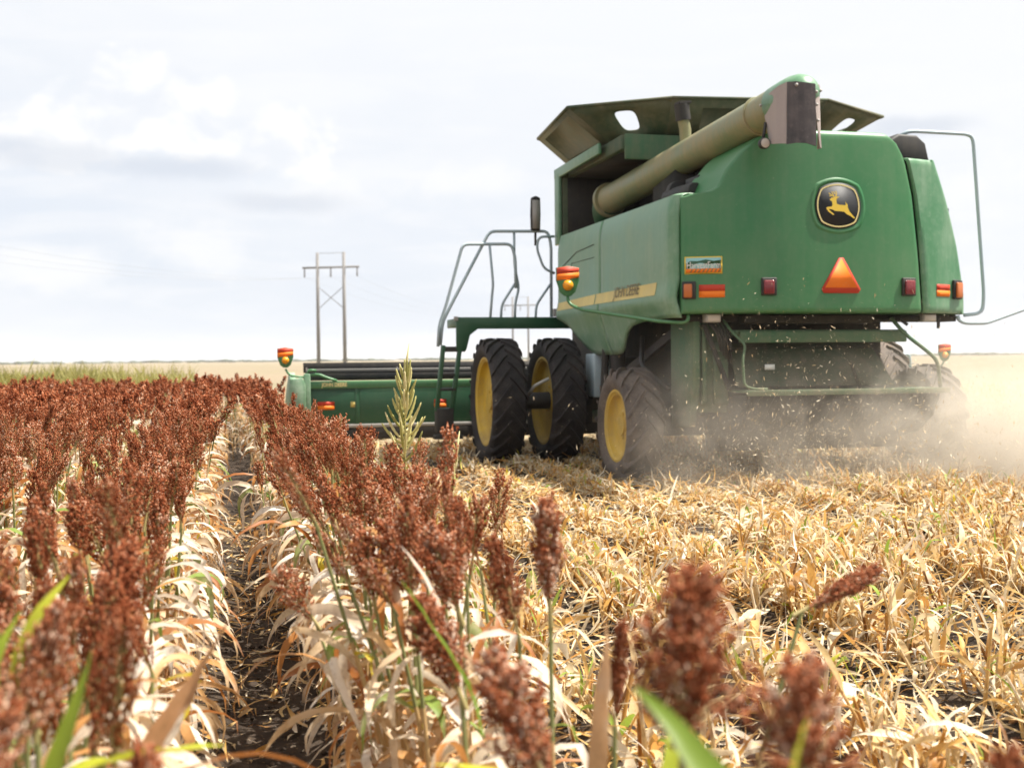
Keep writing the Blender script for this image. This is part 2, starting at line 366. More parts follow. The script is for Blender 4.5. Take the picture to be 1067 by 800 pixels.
def ribbons(base, az, el0, length, width, curl, rng, seg=8, wide=2, rnd=None, sway=.3, fold=.25, twist=.8, taper=1.0, kink=.0):
    """curved leaf blades: arrays over n leaves"""
    n = len(base); s = np.linspace(0, 1, seg + 1)[None]
    el = el0[:, None] - curl[:, None] * s ** 1.15 + rng.normal(0, .14, (n, seg + 1)).cumsum(1) * .6
    kk = rng.integers(2, seg + 1, n) if seg > 2 else np.full(n, 99); bent = (rng.random(n) < kink)[:, None] & (np.arange(seg + 1)[None] >= kk[:, None])
    el = el - bent * rng.uniform(.5, 1.7, n)[:, None] * np.where(el > -1.0, 1, .2)
    a = az[:, None] + bent * rng.normal(0, .6, n)[:, None] + rng.normal(0, sway, n)[:, None] * s * 2 + rng.normal(0, .07, (n, seg + 1)).cumsum(1)
    d = np.stack([np.cos(el) * np.cos(a), np.cos(el) * np.sin(a), np.sin(el)], -1)
    p = np.concatenate([np.zeros((n, 1, 3)), (d[:, :-1] * (length / seg)[:, None, None]).cumsum(1)], 1) + base[:, None, :]
    side = np.stack([-np.sin(a), np.cos(a), np.zeros_like(a)], -1); nor = np.cross(d, side)
    tw = rng.normal(0, twist, n)[:, None] * s + rng.normal(0, .25, n)[:, None] + rng.normal(0, .15, (n, seg + 1)).cumsum(1)
    e = side * np.cos(tw)[..., None] + nor * np.sin(tw)[..., None]; f = np.cross(d, e)
    w = (width[:, None] * .5 * np.clip(.55 + 1.8 * s, 0, 1) * np.clip((1 - s) * 2.2, .03, 1) ** taper)[..., None]
    if wide == 1: V = np.stack([p - e * w, p + e * w], 2)
    else: V = np.stack([p - e * w + f * w * fold, p, p + e * w + f * w * fold], 2)
    k_ = wide + 1; V = V.reshape(-1, 3)
    i = np.arange(seg)[:, None] * k_ + np.arange(wide)[None]; q = np.stack([i, i + 1, i + k_ + 1, i + k_], -1).reshape(-1, 4)
    F = (q[None] + (np.arange(n) * (seg + 1) * k_)[:, None, None]).reshape(-1, 4)
    if rnd is None: rnd = rng.random(n)
    return V, F, np.repeat(rnd, (seg + 1) * k_)
def stems(p0, p1, r0, r1, rnd, seg=5):
    n = len(p0); d = p1 - p0; d = d / np.linalg.norm(d, axis=1)[:, None]
    x = np.cross(d, np.array([.3, .9, .1])); x /= np.linalg.norm(x, axis=1)[:, None]; y = np.cross(d, x)
    an = np.arange(seg) * 2 * np.pi / seg; c, s_ = np.cos(an), np.sin(an)
    ring = x[:, None] * c[None, :, None] + y[:, None] * s_[None, :, None]
    V = np.stack([p0[:, None] + ring * np.asarray(r0).reshape(-1, 1, 1), p1[:, None] + ring * np.asarray(r1).reshape(-1, 1, 1)], 1).reshape(-1, 3)
    k_ = np.arange(seg); q = np.stack([k_, (k_ + 1) % seg, seg + (k_ + 1) % seg, seg + k_], -1)
    F = (q[None] + (np.arange(n) * 2 * seg)[:, None, None]).reshape(-1, 4)
    return V, F, np.repeat(rnd, 2 * seg)

# ================================================================== setting: one ground sheet out to the horizon
rng = np.random.default_rng(11)
ROW0, ROWD = .60, .84
def ground_z(x, y):
    ridge = .035 * np.cos((x - ROW0) / ROWD * 2 * np.pi)
    fld = np.clip((46 - y) / 6, 0, 1) * np.clip((y + 6) / 4, 0, 1)
    return ridge * fld
xs = np.concatenate([-np.geomspace(3000, 14, 26), np.arange(-13, 34, .14), np.geomspace(35, 3000, 26)])
ys = np.concatenate([-np.geomspace(1500, 3.2, 16), np.arange(-3, 12, .14), np.arange(12, 47, .3), np.geomspace(48, 3400, 34)])
GX, GY = np.meshgrid(xs, ys); near = (GX > -13) & (GX < 34) & (GY > -3) & (GY < 46)
GZ = ground_z(GX, GY) + np.where(near, rng.normal(0, .011, GX.shape), 0)
nx_, ny_ = len(xs), len(ys); i = np.arange(ny_ - 1)[:, None] * nx_ + np.arange(nx_ - 1)[None]
GF = np.stack([i, i + 1, i + nx_ + 1, i + nx_], -1).reshape(-1, 4)
m, t, b, o = mat('field_soil', .95, 0, .2)
pos = t.new('ShaderNodeTexCoord').outputs['Object']; sx, sy, sz = t.new('ShaderNodeSeparateXYZ', inp={0: pos}).outputs
n1 = t.noise(pos, 5, 6, .65); n2 = t.noise(pos, 45, 5, .7); n3 = t.noise(pos, .05, 5, .6); n4 = t.noise(pos, .6, 6, .65)
soil = t.ramp(n1, [(.3, (.022, .016, .012)), (.7, (.075, .055, .04))])
soil = t.mix(t.maprange(n2, .60, .70, 0, .7), soil, (.34, .23, .12))          # straw crumbs on the soil
stub = t.ramp(t.math('ADD', t.math('MULTIPLY', n4, .6), t.math('MULTIPLY', n2, .4)), [(.34, (.24, .18, .10)), (.52, (.40, .31, .18)), (.68, (.52, .43, .28))])
n5 = t.noise(t.new('ShaderNodeMapping', inp={0: pos, 3: (.004, .022, 1)}).outputs[0], 1.0, 5, .6)
grass = t.ramp(t.math('ADD', t.math('MULTIPLY', n5, .55), t.math('ADD', t.math('MULTIPLY', n3, .25), t.math('MULTIPLY', n4, .2))), [(.38, (.17, .145, .09)), (.48, (.26, .205, .14)), (.56, (.21, .185, .11)), (.66, (.29, .24, .165))])
c = t.mix(t.maprange(t.math('SUBTRACT', sy, t.math('MULTIPLY', t.maprange(sx, .6, 1.6, 1, 0), 9)), 16, 24, 0, 1, True), soil, stub)
c = t.mix(t.maprange(sy, 40, 70, 0, 1, True), c, grass)
t.l.new(c, b.inputs['Base Color']); bump(t, b, t.math('ADD', n1, t.math('MULTIPLY', n2, .6)), .9, .03)
g = link(bpy.data.objects.new('ground', build_np('ground', [(np.stack([GX, GY, GZ], -1).reshape(-1, 3), GF, np.full(GX.size, .5), 0)], [m], True))); tag(g, kind='structure')

# H-frame power line far across the fields
def pole(name, x, y, s_, label):
    r_ = empty(name, (x, y, 0)); tag(r_, label, 'utility pole', 'H-frame poles of the power line')
    dx, dy = .9, -.44
    def P(a, z): return (a * dx, a * dy, z)
    def sub(nm, mb, mm, par):
        o_ = link(bpy.data.objects.new(nm, mb.mesh(nm, [mm])), par); return o_
    for a in (-2.05, 2.05): mb = MB(); mb.tube([P(a, -1), P(a, 17.3)], [.30, .22], 10); sub('post', mb, M['timber'], r_)
    mb = MB(); mb.bar(P(-4.4, 15.1), P(4.4, 15.1), .18, .28); ca = sub('crossarm', mb, M['timber'], r_)
    mb = MB(); mb.bar(P(-2.3, 17.2), P(2.3, 17.2), .04, .06); sub('ground_wire_bar', mb, M['timber'], r_)
    mb = MB(); mb.bar(P(-2.0, 12.3), P(2.0, 9.0), .07, .09); mb.bar(P(2.0, 12.3), P(-2.0, 9.0), .07, .09); sub('cross_brace', mb, M['timber'], r_)
    for a in (-4.1, 0, 4.1): mb = MB(); mb.tube([P(a, 14.95), P(a, 13.7)], .11, 8); sub('insulator', mb, M['wire'], ca)
pole('utility_pole', 15.9, 178.3, 7, 'nearer H-frame timber power pole rising behind the left part of the header')
pole('utility_pole', 75.3, 300.7, 4, 'farther H-frame power pole seen small behind the platform handrails')
def catenary(a, b_, sag, n=24): return [Vector(a) * (1 - k_ / n) + Vector(b_) * k_ / n - Vector((0, 0, 4 * sag * (k_ / n) * (1 - k_ / n))) for k_ in range(n + 1)]
for a, wl in ((-4.1, 'left outer power line wire sagging between the H-frame poles'), (0, 'middle power line wire sagging between the H-frame poles'), (4.1, 'right outer power line wire sagging between the H-frame poles')):
    off = Vector((a * .9, a * -.44, 13.7)); mb = MB()
    mb.tube(catenary(Vector((-43.5, 56, 0)) + off, Vector((15.9, 178.3, 0)) + off, 3.2), .007, 5, cap=False); mb.tube(catenary(Vector((15.9, 178.3, 0)) + off, Vector((75.3, 300.7, 0)) + off, 3.2), .010, 5, cap=False)
    w_ = link(bpy.data.objects.new('power_line', mb.mesh('power_line', [M['wire']]))); tag(w_, wl, 'wire', 'wires of the power line')
# low trees on the skyline and the weedy grass beyond the crop
n = 900; a = rng.uniform(-1.2, 1.6, n); D = rng.uniform(1100, 1500, n); Pt = np.stack([D * np.sin(a), D * np.cos(a), rng.uniform(0, 1.6, n)], -1)
V, F, r_ = blobs(Pt, np.stack([rng.uniform(5, 16, n), rng.uniform(5, 16, n), rng.uniform(.7, 1.8, n)], -1), rng, rng.random(n))
o = link(bpy.data.objects.new('distant_treeline', build_np('distant_treeline', [(V, F, r_, 0)], [M['tree']], True))); tag(o, 'thin dark line of trees on the horizon', 'treeline', kind='stuff')
n = 42000; x = rng.uniform(-44, 0, n); y = rng.uniform(50, 78, n); dens = np.clip((-1.0 - x) / 7, 0, 1)
keep = rng.random(n) < dens; x, y = x[keep], y[keep]; n = len(x)
clump = .75 + .35 * np.sin(x * .9 + y * .3) + .2 * np.sin(x * 2.3 - y)
V, F, r_ = ribbons(np.stack([x, y, np.zeros(n)], -1), rng.uniform(0, 6.28, n), rng.uniform(1.1, 1.55, n), rng.uniform(.8, 1.5, n) * clump.clip(.55, 1.25), rng.uniform(.03, .07, n), rng.uniform(.1, .9, n), rng, 4, 1)
o = link(bpy.data.objects.new('weedy_grass', build_np('weedy_grass', [(V, F, r_, 0)], [M['weed']]))); tag(o, 'yellow green tall grass beyond the far edge of the crop', 'grass', kind='stuff')
# ================================================================== the combine harvester
CX = 6.7
comb = empty('combine_harvester', ORG)
tag(comb, 'large green combine harvester with yellow wheels and folded unloading auger cutting the field', 'combine harvester')
def hood_y(x, z=2.4):
    return 12.1 + .42 * (abs(x - 6.66) / 1.8) ** 2.6 + .05 * max(0, (z - 2.5) / 1.5) ** 2
def on_hood(a, b_, d, x0=0, z0=0):                          # point d metres proud of the rear hood
    x, z = x0 + a, z0 + b_; e = .01
    n = Vector(((hood_y(x + e, z) - hood_y(x - e, z)) / (2 * e), -1, 0)).normalized()
    return Vector((x, hood_y(x, z), z)) + n * d
def rnd_edge(d, r): return 0 if d >= r else r - math.sqrt(max(0, r * r - (r - d) ** 2))
def lerp(tab, q):
    for (a, va), (b_, vb) in zip(tab, tab[1:]):
        if q <= b_: return va + (vb - va) * max(0, (q - a) / (b_ - a))
    return tab[-1][1]
XL = [(1.97, 4.965), (3.255, 4.965), (3.285, 5.06), (3.31, 5.24), (3.36, 5.33), (3.55, 5.42), (3.75, 5.58), (3.90, 5.76), (4.0, 5.95)]
XR = [(1.97, 7.80), (2.6, 7.745), (3.3, 7.66), (3.72, 7.56), (3.88, 7.46), (3.96, 7.36), (4.0, 7.30)]

# rear hood: one bulged sheet with rolled edges
def hood_sheet(xl, xr, zs, yoff, r, edges=(1, 1, 1, 1)):
    ss = [0, .004, .012, .025, .05] + [.05 + .9 * i / 30 for i in range(1, 30)] + [.95, .975, .988, .996, 1]
    P = []
    for z in zs:
        row = []; a, b_ = xl(z), xr(z)
        for q in ss:
            x = a + (b_ - a) * q
            y = yoff(x, z)
            if edges[0]: y += rnd_edge(x - a, r)
            if edges[1]: y += rnd_edge(b_ - x, r)
            if edges[2]: y += rnd_edge(z - zs[0], r * 1.2)
            if edges[3]: y += rnd_edge(zs[-1] - z, r * 2.2)
            row.append((x, y, z))
        P.append(row)
    ring = [P[0][j] for j in range(len(ss))] + [P[i][-1] for i in range(1, len(P))] + [P[-1][j] for j in range(len(ss) - 2, -1, -1)] + [P[i][0] for i in range(len(P) - 2, 0, -1)]
    return P, ring
zs = [1.97, 1.975, 1.985, 2.0, 2.03, 2.08] + [2.1 + .08 * i for i in range(1, 14)] + [3.2, 3.24, 3.255, 3.265, 3.275, 3.285, 3.297, 3.31, 3.33, 3.36, 3.42, 3.48, 3.55, 3.65, 3.75, 3.82, 3.88, 3.92, 3.95, 3.975, 3.99, 4.0]
P, ring = hood_sheet(lambda z: lerp(XL, z), lambda z: lerp(XR, z), zs, hood_y, .035)
mb = MB(); mb.grid(P)
n = len(ring); mb.add(list(ring) + [(x, max(y, 12.3) + (.95 if z > 3.2 else .35), z + (.03 if z > 3.9 else 0)) for x, y, z in ring], [(i, (i + 1) % n, n + (i + 1) % n, n + i) for i in range(n)])
hood = part('rear_hood', mb, M['green'], comb, autosmooth=34)
# left flank: two dusty side panels meeting at a seam, sky sheen in their colour
ZLOW = [(12.4, 1.93), (13.25, 1.92), (13.6, 1.905), (13.93, 1.87), (14.1, 1.81), (14.25, 1.73), (14.42, 1.62), (14.6, 1.545), (14.8, 1.53), (15.6, 1.53), (15.8, 1.545), (16.0, 1.62), (16.22, 1.73), (16.6, 1.95), (17.0, 2.06), (17.4, 2.12)]
def flank_xy(sl, wrap=True):                                # plan curve: round the rear corner, then straight forward
    if sl < .20:
        an = sl / .20 * math.pi / 2; return 4.85 + .105 * (1 - math.sin(an)), 12.50 + .14 * (1 - math.cos(an)) - .0
    return 4.85, 12.64 + (sl - .20)
def flank(sl0, sl1, nst):
    P = []
    ks = [sl0 + (sl1 - sl0) * i / nst for i in range(nst + 1)]
    if sl0 == 0: ks = [0, .04, .08, .12, .16, .20] + [.2 + (sl1 - .2) * i / nst for i in range(1, nst + 1)]
    for sl in ks:
        x, y = flank_xy(sl); zl = lerp(ZLOW, y); zt = 3.29; row = []
        for q in range(25):
            z = zl + (zt - zl) * q / 24
            tuck = .16 * max(0, (2.12 - z) / .6) ** 1.6 - .035 * math.exp(-((z - 2.15) / .12) ** 2)
            fr = .035 * (z - 2.12) / 1.2 if False else 0
            topin = .05 * max(0, (z - 3.02) / .27) ** 2
            row.append((x + tuck + topin, y - fr + (0.0), z))
        row.append((x + .12, y + .02, 3.315)); row.append((x + .62, y + .05, 3.30))
        P.append(row)
    mb = MB(); mb.grid(P)
    return mb, P
mb, _ = flank(0, 2.572, 26); f1 = part('side_panel', mb, M['green_side'], comb, autosmooth=38)
mb, _ = flank(2.590, 4.62, 22); f2 = part('side_panel', mb, M['green_side'], comb, autosmooth=38)
for f_ in (f1, f2):
    so = f_.modifiers.new('thickness', 'SOLIDIFY'); so.thickness = .02; so.offset = -1
def flank_pt(y, z, d=0.0):
    tuck = .16 * max(0, (2.12 - z) / .6) ** 1.6 - .035 * math.exp(-((z - 2.15) / .12) ** 2)
    return (4.85 + tuck + .05 * max(0, (z - 3.02) / .27) ** 2 - d, y, z)
# yellow stripe with the maker's name, broken at the seam
def strip(y0, y1, zl0, zh0, zl1, zh1, d):
    P = []
    for i in range(17):
        u = i / 16; y = y0 + (y1 - y0) * u; a = zl0 + (zl1 - zl0) * u; b_ = zh0 + (zh1 - zh0) * u
        P.append([flank_pt(y, a + (b_ - a) * q / 4, d) for q in range(5)])
    mb = MB(); mb.grid(P); return mb
st = part('stripe', strip(12.93, 15.195, 2.20, 2.345, 2.20, 2.335, .004), M['stripe'], f1, label='yellow stripe carrying the dark lettering')
part('stripe', strip(15.235, 17.0, 2.20, 2.335, 2.185, 2.30, .004), M['stripe'], f2)
mb = MB(); text_mb(mb, 'JOHN DEERE', lambda a, b_, d: flank_pt(13.95 - a, 2.30 + b_, d), .19, .012, .86, .002)
part('lettering', mb, M['letter'], f1)
mb = MB()                                                   # pressed lines and hatch on the panels
mb.tube([flank_pt(15.3, 3.0, .002), flank_pt(16.1, 2.97, .002), flank_pt(16.9, 2.80, .002)], .006, 5)
part('panel_groove', mb, M['dark'], f2)
mb = MB(); mb.tube([flank_pt(15.3, 2.83, .002), flank_pt(16.35, 2.83, .002), flank_pt(16.4, 2.45, .002)], .004, 5)
part('hatch_line', mb, M['dark'], f2)
# right flank wraps round the corner from the seam; dusty paint doubles as sky sheen
def rx(z): return lerp([(1.97, 8.62), (2.2, 8.62), (2.75, 8.47), (3.3, 8.26), (3.7, 8.08), (3.86, 8.0)], z)
P = []
zz = [1.97, 1.975, 1.99, 2.02, 2.06] + [2.1 + .11 * i for i in range(14)] + [3.6, 3.66, 3.70, 3.725, 3.735]
for z in zz:
    a, b_ = lerp(XR, z) + .035, rx(z) - .10; row = []
    for q in range(13):
        x = a + (b_ - a) * q / 12; row.append((x, hood_y(x, z) + rnd_edge(x - a, .03) + rnd_edge(z - 1.97, .05) + rnd_edge(3.735 - z, .05), z))
    y0 = hood_y(b_, z); 
    for q in range(1, 9):
        an = q / 8 * math.pi / 2 * .93; row.append((b_ + .105 * math.sin(an), y0 + .05 * q / 8 + .11 * (1 - math.cos(an)), z))
    for yy in (13.2, 14.0, 15.0, 16.0, 17.2): row.append((rx(z) + .005 + .02 * (yy > 13), yy, z))
    P.append(row)
mb = MB(); mb.grid(P); fr = part('side_panel', mb, M['green_side'], comb, autosmooth=36)
so = fr.modifiers.new('thickness', 'SOLIDIFY'); so.thickness = .02
mb = MB(); mb.prism([(7.40, 3.70), (7.44, 3.93), (7.62, 4.04), (7.86, 4.03), (7.97, 3.94), (8.03, 3.70)], lambda a, b_, d: (a, d, b_), 12.42, 13.5)
part('corner_vent', mb, M['black'], comb, bevel=.03)
# dark core behind the panels so nothing shows through
mb = MB(); mb.box(5.05, 8.40, 12.62, 17.1, 2.06, 3.22); mb.box(5.75, 7.5, 13.1, 14.0, 3.22, 3.93); mb.box(5.5, 7.9, 14.0, 14.8, 3.22, 3.9)
part('engine_bay', mb, M['dark'], comb)
mb = MB()                                                   # engine parts seen under the auger
mb.tube([(5.35, 13.0, 3.42), (5.35, 13.9, 3.45), (5.6, 14.3, 3.5)], .09, 10, .15); mb.box(5.45, 5.75, 13.15, 13.55, 3.3, 3.62); mb.tube([(5.5, 12.75, 3.32), (5.5, 12.75, 3.62), (5.7, 12.9, 3.75)], .03, 8, .05)
mb.lathe([(-.06, .02), (-.06, .12), (.06, .12), (.06, .02)], (5.4, 13.7, 3.5), 'y', 20)
part('engine', mb, M['black'], comb, bevel=.01)
mb = MB(); mb.prism([(5.0, 12.62), (5.0, 14.8), (5.75, 14.8), (5.75, 12.7)], lambda a, b_, d: (a, b_, d), 3.225, 3.262); part('engine_deck', mb, M['green'], comb)

# emblem in its dished surround
EX, EZ = 6.672, 3.152
def bulged(w_top, w_bot, h, bu, nseg=9, corner=.0):
    c = [(-w_top, h), (w_top, h), (w_bot, -h), (-w_bot, -h)]; out = []
    for i in range(4):
        a, b_ = Vector(c[i]), Vector(c[(i + 1) % 4]); nrm = Vector(((b_ - a).y, -(b_ - a).x)).normalized() * -1
        for q in range(nseg):
            u = .03 + .94 * q / (nseg - 1); p = a + (b_ - a) * u + nrm * bu * (1 - (2 * u - 1) ** 2); out.append((p.x, p.y))
    return out
def scaled(poly, k_, dz=0): return [(a * k_, b_ * k_ + dz) for a, b_ in poly]
em = bulged(.186, .186, .168, .05)
mb = MB(); N_ = len(em)
rings = [(1.44, .0), (1.37, .009), (1.31, .012), (1.25, .007), (1.16, -.002)]
mb.grid([[on_hood(a * k_, b_ * k_, d, EX, EZ) for a, b_ in em + em[:1]] for k_, d in rings])
emb_root = part('emblem', mb, M['green'], comb, smooth=True)
mb = MB(); mb.prism(scaled(em, 1.17), lambda a, b_, d: on_hood(a, b_, d, EX, EZ), .003, .012); part('badge_plate', mb, M['emblem_black'], emb_root)
mb = MB(); o1, i1 = scaled(em, 1.10), scaled(em, 1.035)
mb.grid([[on_hood(a, b_, .0145, EX, EZ) for a, b_ in q + q[:1]] for q in (o1, i1)]); part('badge_border', mb, M['emblem_pale'], emb_root)
def dz(px, py): return ((px - 460) / 8.89 / 100, -(py - 497) / 8.89 / 100)
body = [(366, 436), (380, 428), (385, 420), (410, 417), (425, 405), (443, 408), (470, 410), (462, 418), (443, 424), (438, 450), (442, 481), (470, 488), (530, 492), (541, 486), (533, 462), (546, 470), (561, 490), (558, 505), (566, 525), (578, 552), (602, 578), (636, 612), (628, 624), (588, 596), (548, 580), (520, 556), (470, 552), (420, 549), (392, 536), (352, 530), (368, 550), (412, 582), (404, 592), (350, 558), (325, 521), (346, 512), (384, 508), (396, 488), (390, 456), (372, 446)]
mb = MB(); mb.add([on_hood(*dz(a, b_), .0155, EX, EZ) for a, b_ in body], [tuple(range(len(body)))])
def stroke(pts, w):
    for (a, b_), (c, d) in zip(pts, pts[1:]):
        dx, dy = c - a, d - b_; L = math.hypot(dx, dy); nx, ny = -dy / L * w, dx / L * w
        mb.add([on_hood(*dz(*q), .0160, EX, EZ) for q in ((a + nx, b_ + ny), (c + nx, d + ny), (c - nx, d - ny), (a - nx, b_ - ny))], [(0, 1, 2, 3)])
for s_ in ([(428, 412), (440, 392), (441, 372), (430, 354)], [(440, 390), (420, 376), (408, 360)], [(415, 415), (398, 398), (362, 404)], [(400, 400), (378, 390), (358, 376)], [(412, 408), (398, 380), (388, 362)]): stroke(s_, 4.2)
part('leaping_deer', mb, M['emblem_yellow'], emb_root)
# slow-moving-vehicle triangle
def tri(cx, cz, half, h, cut):
    A = Vector((0, h)); B = Vector((half, 0)); C_ = Vector((-half, 0)); out = []
    for p, q, r_ in ((A, B, C_), (B, C_, A), (C_, A, B)):
        out += [tuple(p + (r_ - p) * cut), tuple(p + (q - p) * cut)]
    return [(a + cx, b_ + cz) for a, b_ in out]
mb = MB(); mb.prism(tri(6.70, 2.185, .265, .435, .10), lambda a, b_, d: on_hood(a, b_, d), .006, .012); smv = part('hazard_triangle', mb, M['red'], comb)
mb = MB(); mb.prism(tri(6.70, 2.245, .198, .325, .005), lambda a, b_, d: on_hood(a, b_, d), .0125, .0155); part('orange_panel', mb, M['orange'], smv)
def plate(x0, x1, z0, z1, d0, d1): 
    mb = MB(); nn = 6; po = [(x0 + (x1 - x0) * i / nn, z0) for i in range(nn + 1)] + [(x1 - (x1 - x0) * i / nn, z1) for i in range(nn + 1)]
    return mb.prism(po, lambda a, b_, d: on_hood(a, b_, d), d0, d1)
def reflector(x0, x1, z0, z1):
    r_ = part('reflector', plate(x0, x1, (z0 + z1) / 2, z1, .004, .006), M['red'], comb)
    part('orange_band', plate(x0, x1, z0, (z0 + z1) / 2, .004, .006), M['orange'], r_)
reflector(5.13, 5.39, 2.145, 2.285); reflector(8.03, 8.27, 2.165, 2.305)
def lamp_box(x0, x1, z0, z1, mm):
    h_ = part('tail_light', plate(x0 - .02, x1 + .035, z0 - .015, z1 + .03, .0, .035), M['black'], comb, bevel=.012)
    part('lens', plate(x0, x1, z0, z1, .036, .062), mm, h_, bevel=.012)
lamp_box(4.985, 5.065, 2.145, 2.295, M['amberlens']); lamp_box(8.34, 8.46, 2.155, 2.335, M['amberlens'])
lamp_box(5.79, 5.905, 2.175, 2.325, M['redlens']); lamp_box(7.50, 7.635, 2.175, 2.335, M['redlens'])
# harvest sticker
sk = part('sticker', plate(4.99, 5.365, 2.405, 2.595, .004, .007), M['emblem_yellow'], comb, label='small sticker with hills and orange furrows')
part('sticker_face', plate(5.003, 5.352, 2.418, 2.582, .0075, .009), M['sticker_blue'], sk)
mb = MB(); mb.prism([(5.003, 2.52), (5.05, 2.55), (5.12, 2.545), (5.2, 2.562), (5.28, 2.545), (5.352, 2.555), (5.352, 2.46), (5.003, 2.46)], lambda a, b_, d: on_hood(a, b_, d), .0095, .0105); part('sticker_hill', mb, M['green_dark'], sk)
part('sticker_field', plate(5.003, 5.352, 2.418, 2.462, .011, .0125), M['orange'], sk)
mb = MB()
for i in range(8): mb.prism([(5.04 + .04 * i, 2.420), (5.053 + .04 * i, 2.420), (5.073 + .04 * i, 2.458), (5.06 + .04 * i, 2.458)], lambda a, b_, d: on_hood(a, b_, d), .013, .0138)
part('furrow_lines', mb, M['letter'], sk)
mb = MB(); text_mb(mb, 'HarvestFarm', lambda a, b_, d: on_hood(a, b_, d, 5.178, 2.497), .108, .0142, .60, .0005); part('sticker_text', mb, M['white'], sk)
# white lamps under the hood
for x, y in ((5.33, 12.44), (8.03, 12.44)):
    mb = MB(); mb.box(x - .09, x + .09, y, y + .12, 1.875, 1.975); w_ = part('work_light', mb, M['silver'], comb, bevel=.015)
    mb = MB(); mb.box(x - .075, x + .075, y - .012, y - .001, 1.89, 1.96); part('lens', mb, M['lens'], w_, bevel=.005)
# hood underside lip and beam
mb = MB(); mb.box(5.05, 8.5, 12.62, 12.9, 1.885, 1.962); mb.box(5.7, 7.3, 12.45, 12.62, 1.86, 1.955); mb.box(7.6, 7.95, 12.5, 12.62, 1.89, 1.95); part('rear_beam', mb, M['dark'], comb, bevel=.01)

# ---------------- grain tank with its flared extension
mb = MB()
mb.box(6.25, 8.35, 14.95, 17.6, 3.2, 4.42); mb.box(5.12, 6.25, 14.95, 17.55, 4.21, 4.40); mb.box(5.02, 6.249, 17.38, 17.62, 3.18, 4.205); mb.box(5.02, 5.118, 17.38, 17.62, 4.207, 4.30)
tank = part('grain_tank', mb, M['tank'], comb, bevel=.02)
mb = MB(); mb.bar((5.04, 15.6, 4.33), (4.98, 17.62, 4.27), .05, .15); mb.bar((4.985, 17.5, 3.2), (4.985, 17.5, 4.27), .05, .24, (0, 1, 0))
part('tank_edge', mb, M['green_side'], tank, bevel=.012)
mb = MB(); mb.box(5.20, 6.23, 14.96, 17.36, 4.196, 4.207); mb.box(6.232, 6.247, 14.96, 17.36, 3.2, 4.19); mb.box(5.10, 6.23, 17.364, 17.377, 3.2, 4.19); part('recess_shade', mb, M['dark'], tank)  # thin dark sheets added to paint the shade inside the tank recess
mb = MB(); mb.box(5.16, 5.9, 14.90, 14.944, 4.08, 4.41); mb.box(5.9, 8.2, 14.90, 14.944, 3.95, 4.41); part('tank_rear_sheet', mb, M['green_low'], tank, bevel=.01)
rim = [(4.74, 17.75, 4.83), (4.54, 15.43, 4.83), (5.66, 14.5, 4.81), (7.78, 14.38, 4.84), (9.08, 15.20, 4.83), (8.95, 17.75, 4.83), (8.0, 18.6, 4.83), (5.5, 18.6, 4.83)]
bas = [(5.17, 17.6, 4.42), (5.17, 15.55, 4.40), (5.75, 14.97, 4.39), (7.75, 14.97, 4.39), (8.33, 15.55, 4.40), (8.33, 17.6, 4.42), (7.7, 17.8, 4.42), (5.8, 17.8, 4.42)]
def flap(i, hole=None):
    j = (i + 1) % 8; A, B, C_, D = map(Vector, (rim[i], rim[j], bas[j], bas[i]))
    n_ = (B - A).cross(D - A).normalized()
    if n_.z < 0: n_ = -n_
    pt = lambda u, v: (A * (1 - u) + B * u) * (1 - v) + (D * (1 - u) + C_ * u) * v
    mb = MB()
    out = [(0, 0), (1, 0), (1, 1), (0, 1)]
    if not hole:
        for d in (0, .012): pass
        q = [pt(*p) for p in out]; mb.add(q + [p + n_ * .012 for p in q], [(0, 1, 2, 3), (7, 6, 5, 4), (0, 4, 5, 1), (1, 5, 6, 2), (2, 6, 7, 3), (3, 7, 4, 0)])
    else:
        u0, v0, ru, rv = hole; nh = 24; ho = []
        for k_ in range(nh):
            an = 2 * math.pi * (k_ + .5) / nh; cc, ss_ = math.cos(an), math.sin(an)
            ho.append((u0 + ru * math.copysign(abs(cc) ** .55, cc), v0 + rv * math.copysign(abs(ss_) ** .55, ss_)))
        bo = []
        for k_ in range(nh):
            an = 2 * math.pi * (k_ + .5) / nh; cc, ss_ = math.cos(an), math.sin(an); m_ = max(abs(cc), abs(ss_)); bo.append((.5 + .5 * cc / m_, .5 + .5 * ss_ / m_))
        for ll, inn in ((ho, 0),): pass
        V = [pt(*p) for p in bo] + [pt(*p) for p in ho]; V += [p + n_ * .012 for p in V]
        F = []
        for k_ in range(nh):
            l = (k_ + 1) % nh; F += [(k_, l, nh + l, nh + k_), (2 * nh + k_, 3 * nh + k_, 3 * nh + l, 2 * nh + l), (nh + k_, nh + l, 3 * nh + l, 3 * nh + k_), (k_, 2 * nh + k_, 2 * nh + l, l)]
        mb.add(V, F)
        # square the corners
        for cxy in out:
            ks = sorted(range(nh), key=lambda k_: (bo[k_][0] - cxy[0]) ** 2 + (bo[k_][1] - cxy[1]) ** 2)[:2]
            p = [pt(*cxy), pt(*bo[ks[0]]), pt(*bo[ks[1]])]; mb.add(p + [w + n_ * .012 for w in p], [(0, 1, 2), (3, 5, 4)])
    mb.bar(A + Vector((0, 0, .004)), B + Vector((0, 0, .004)), .03, .03)
    return mb
ext = None
for i in range(8):
    mb = flap(i, (.5, .48, .12, .26) if i == 1 else (.62, .50, .12, .28) if i == 3 else None)
    mm = M['flap'] if i in (0, 3) else M['tank']
    o = part('tank_extension' if ext is None else 'flap', mb, mm, comb if ext is None else ext)
    if ext is None: ext = o
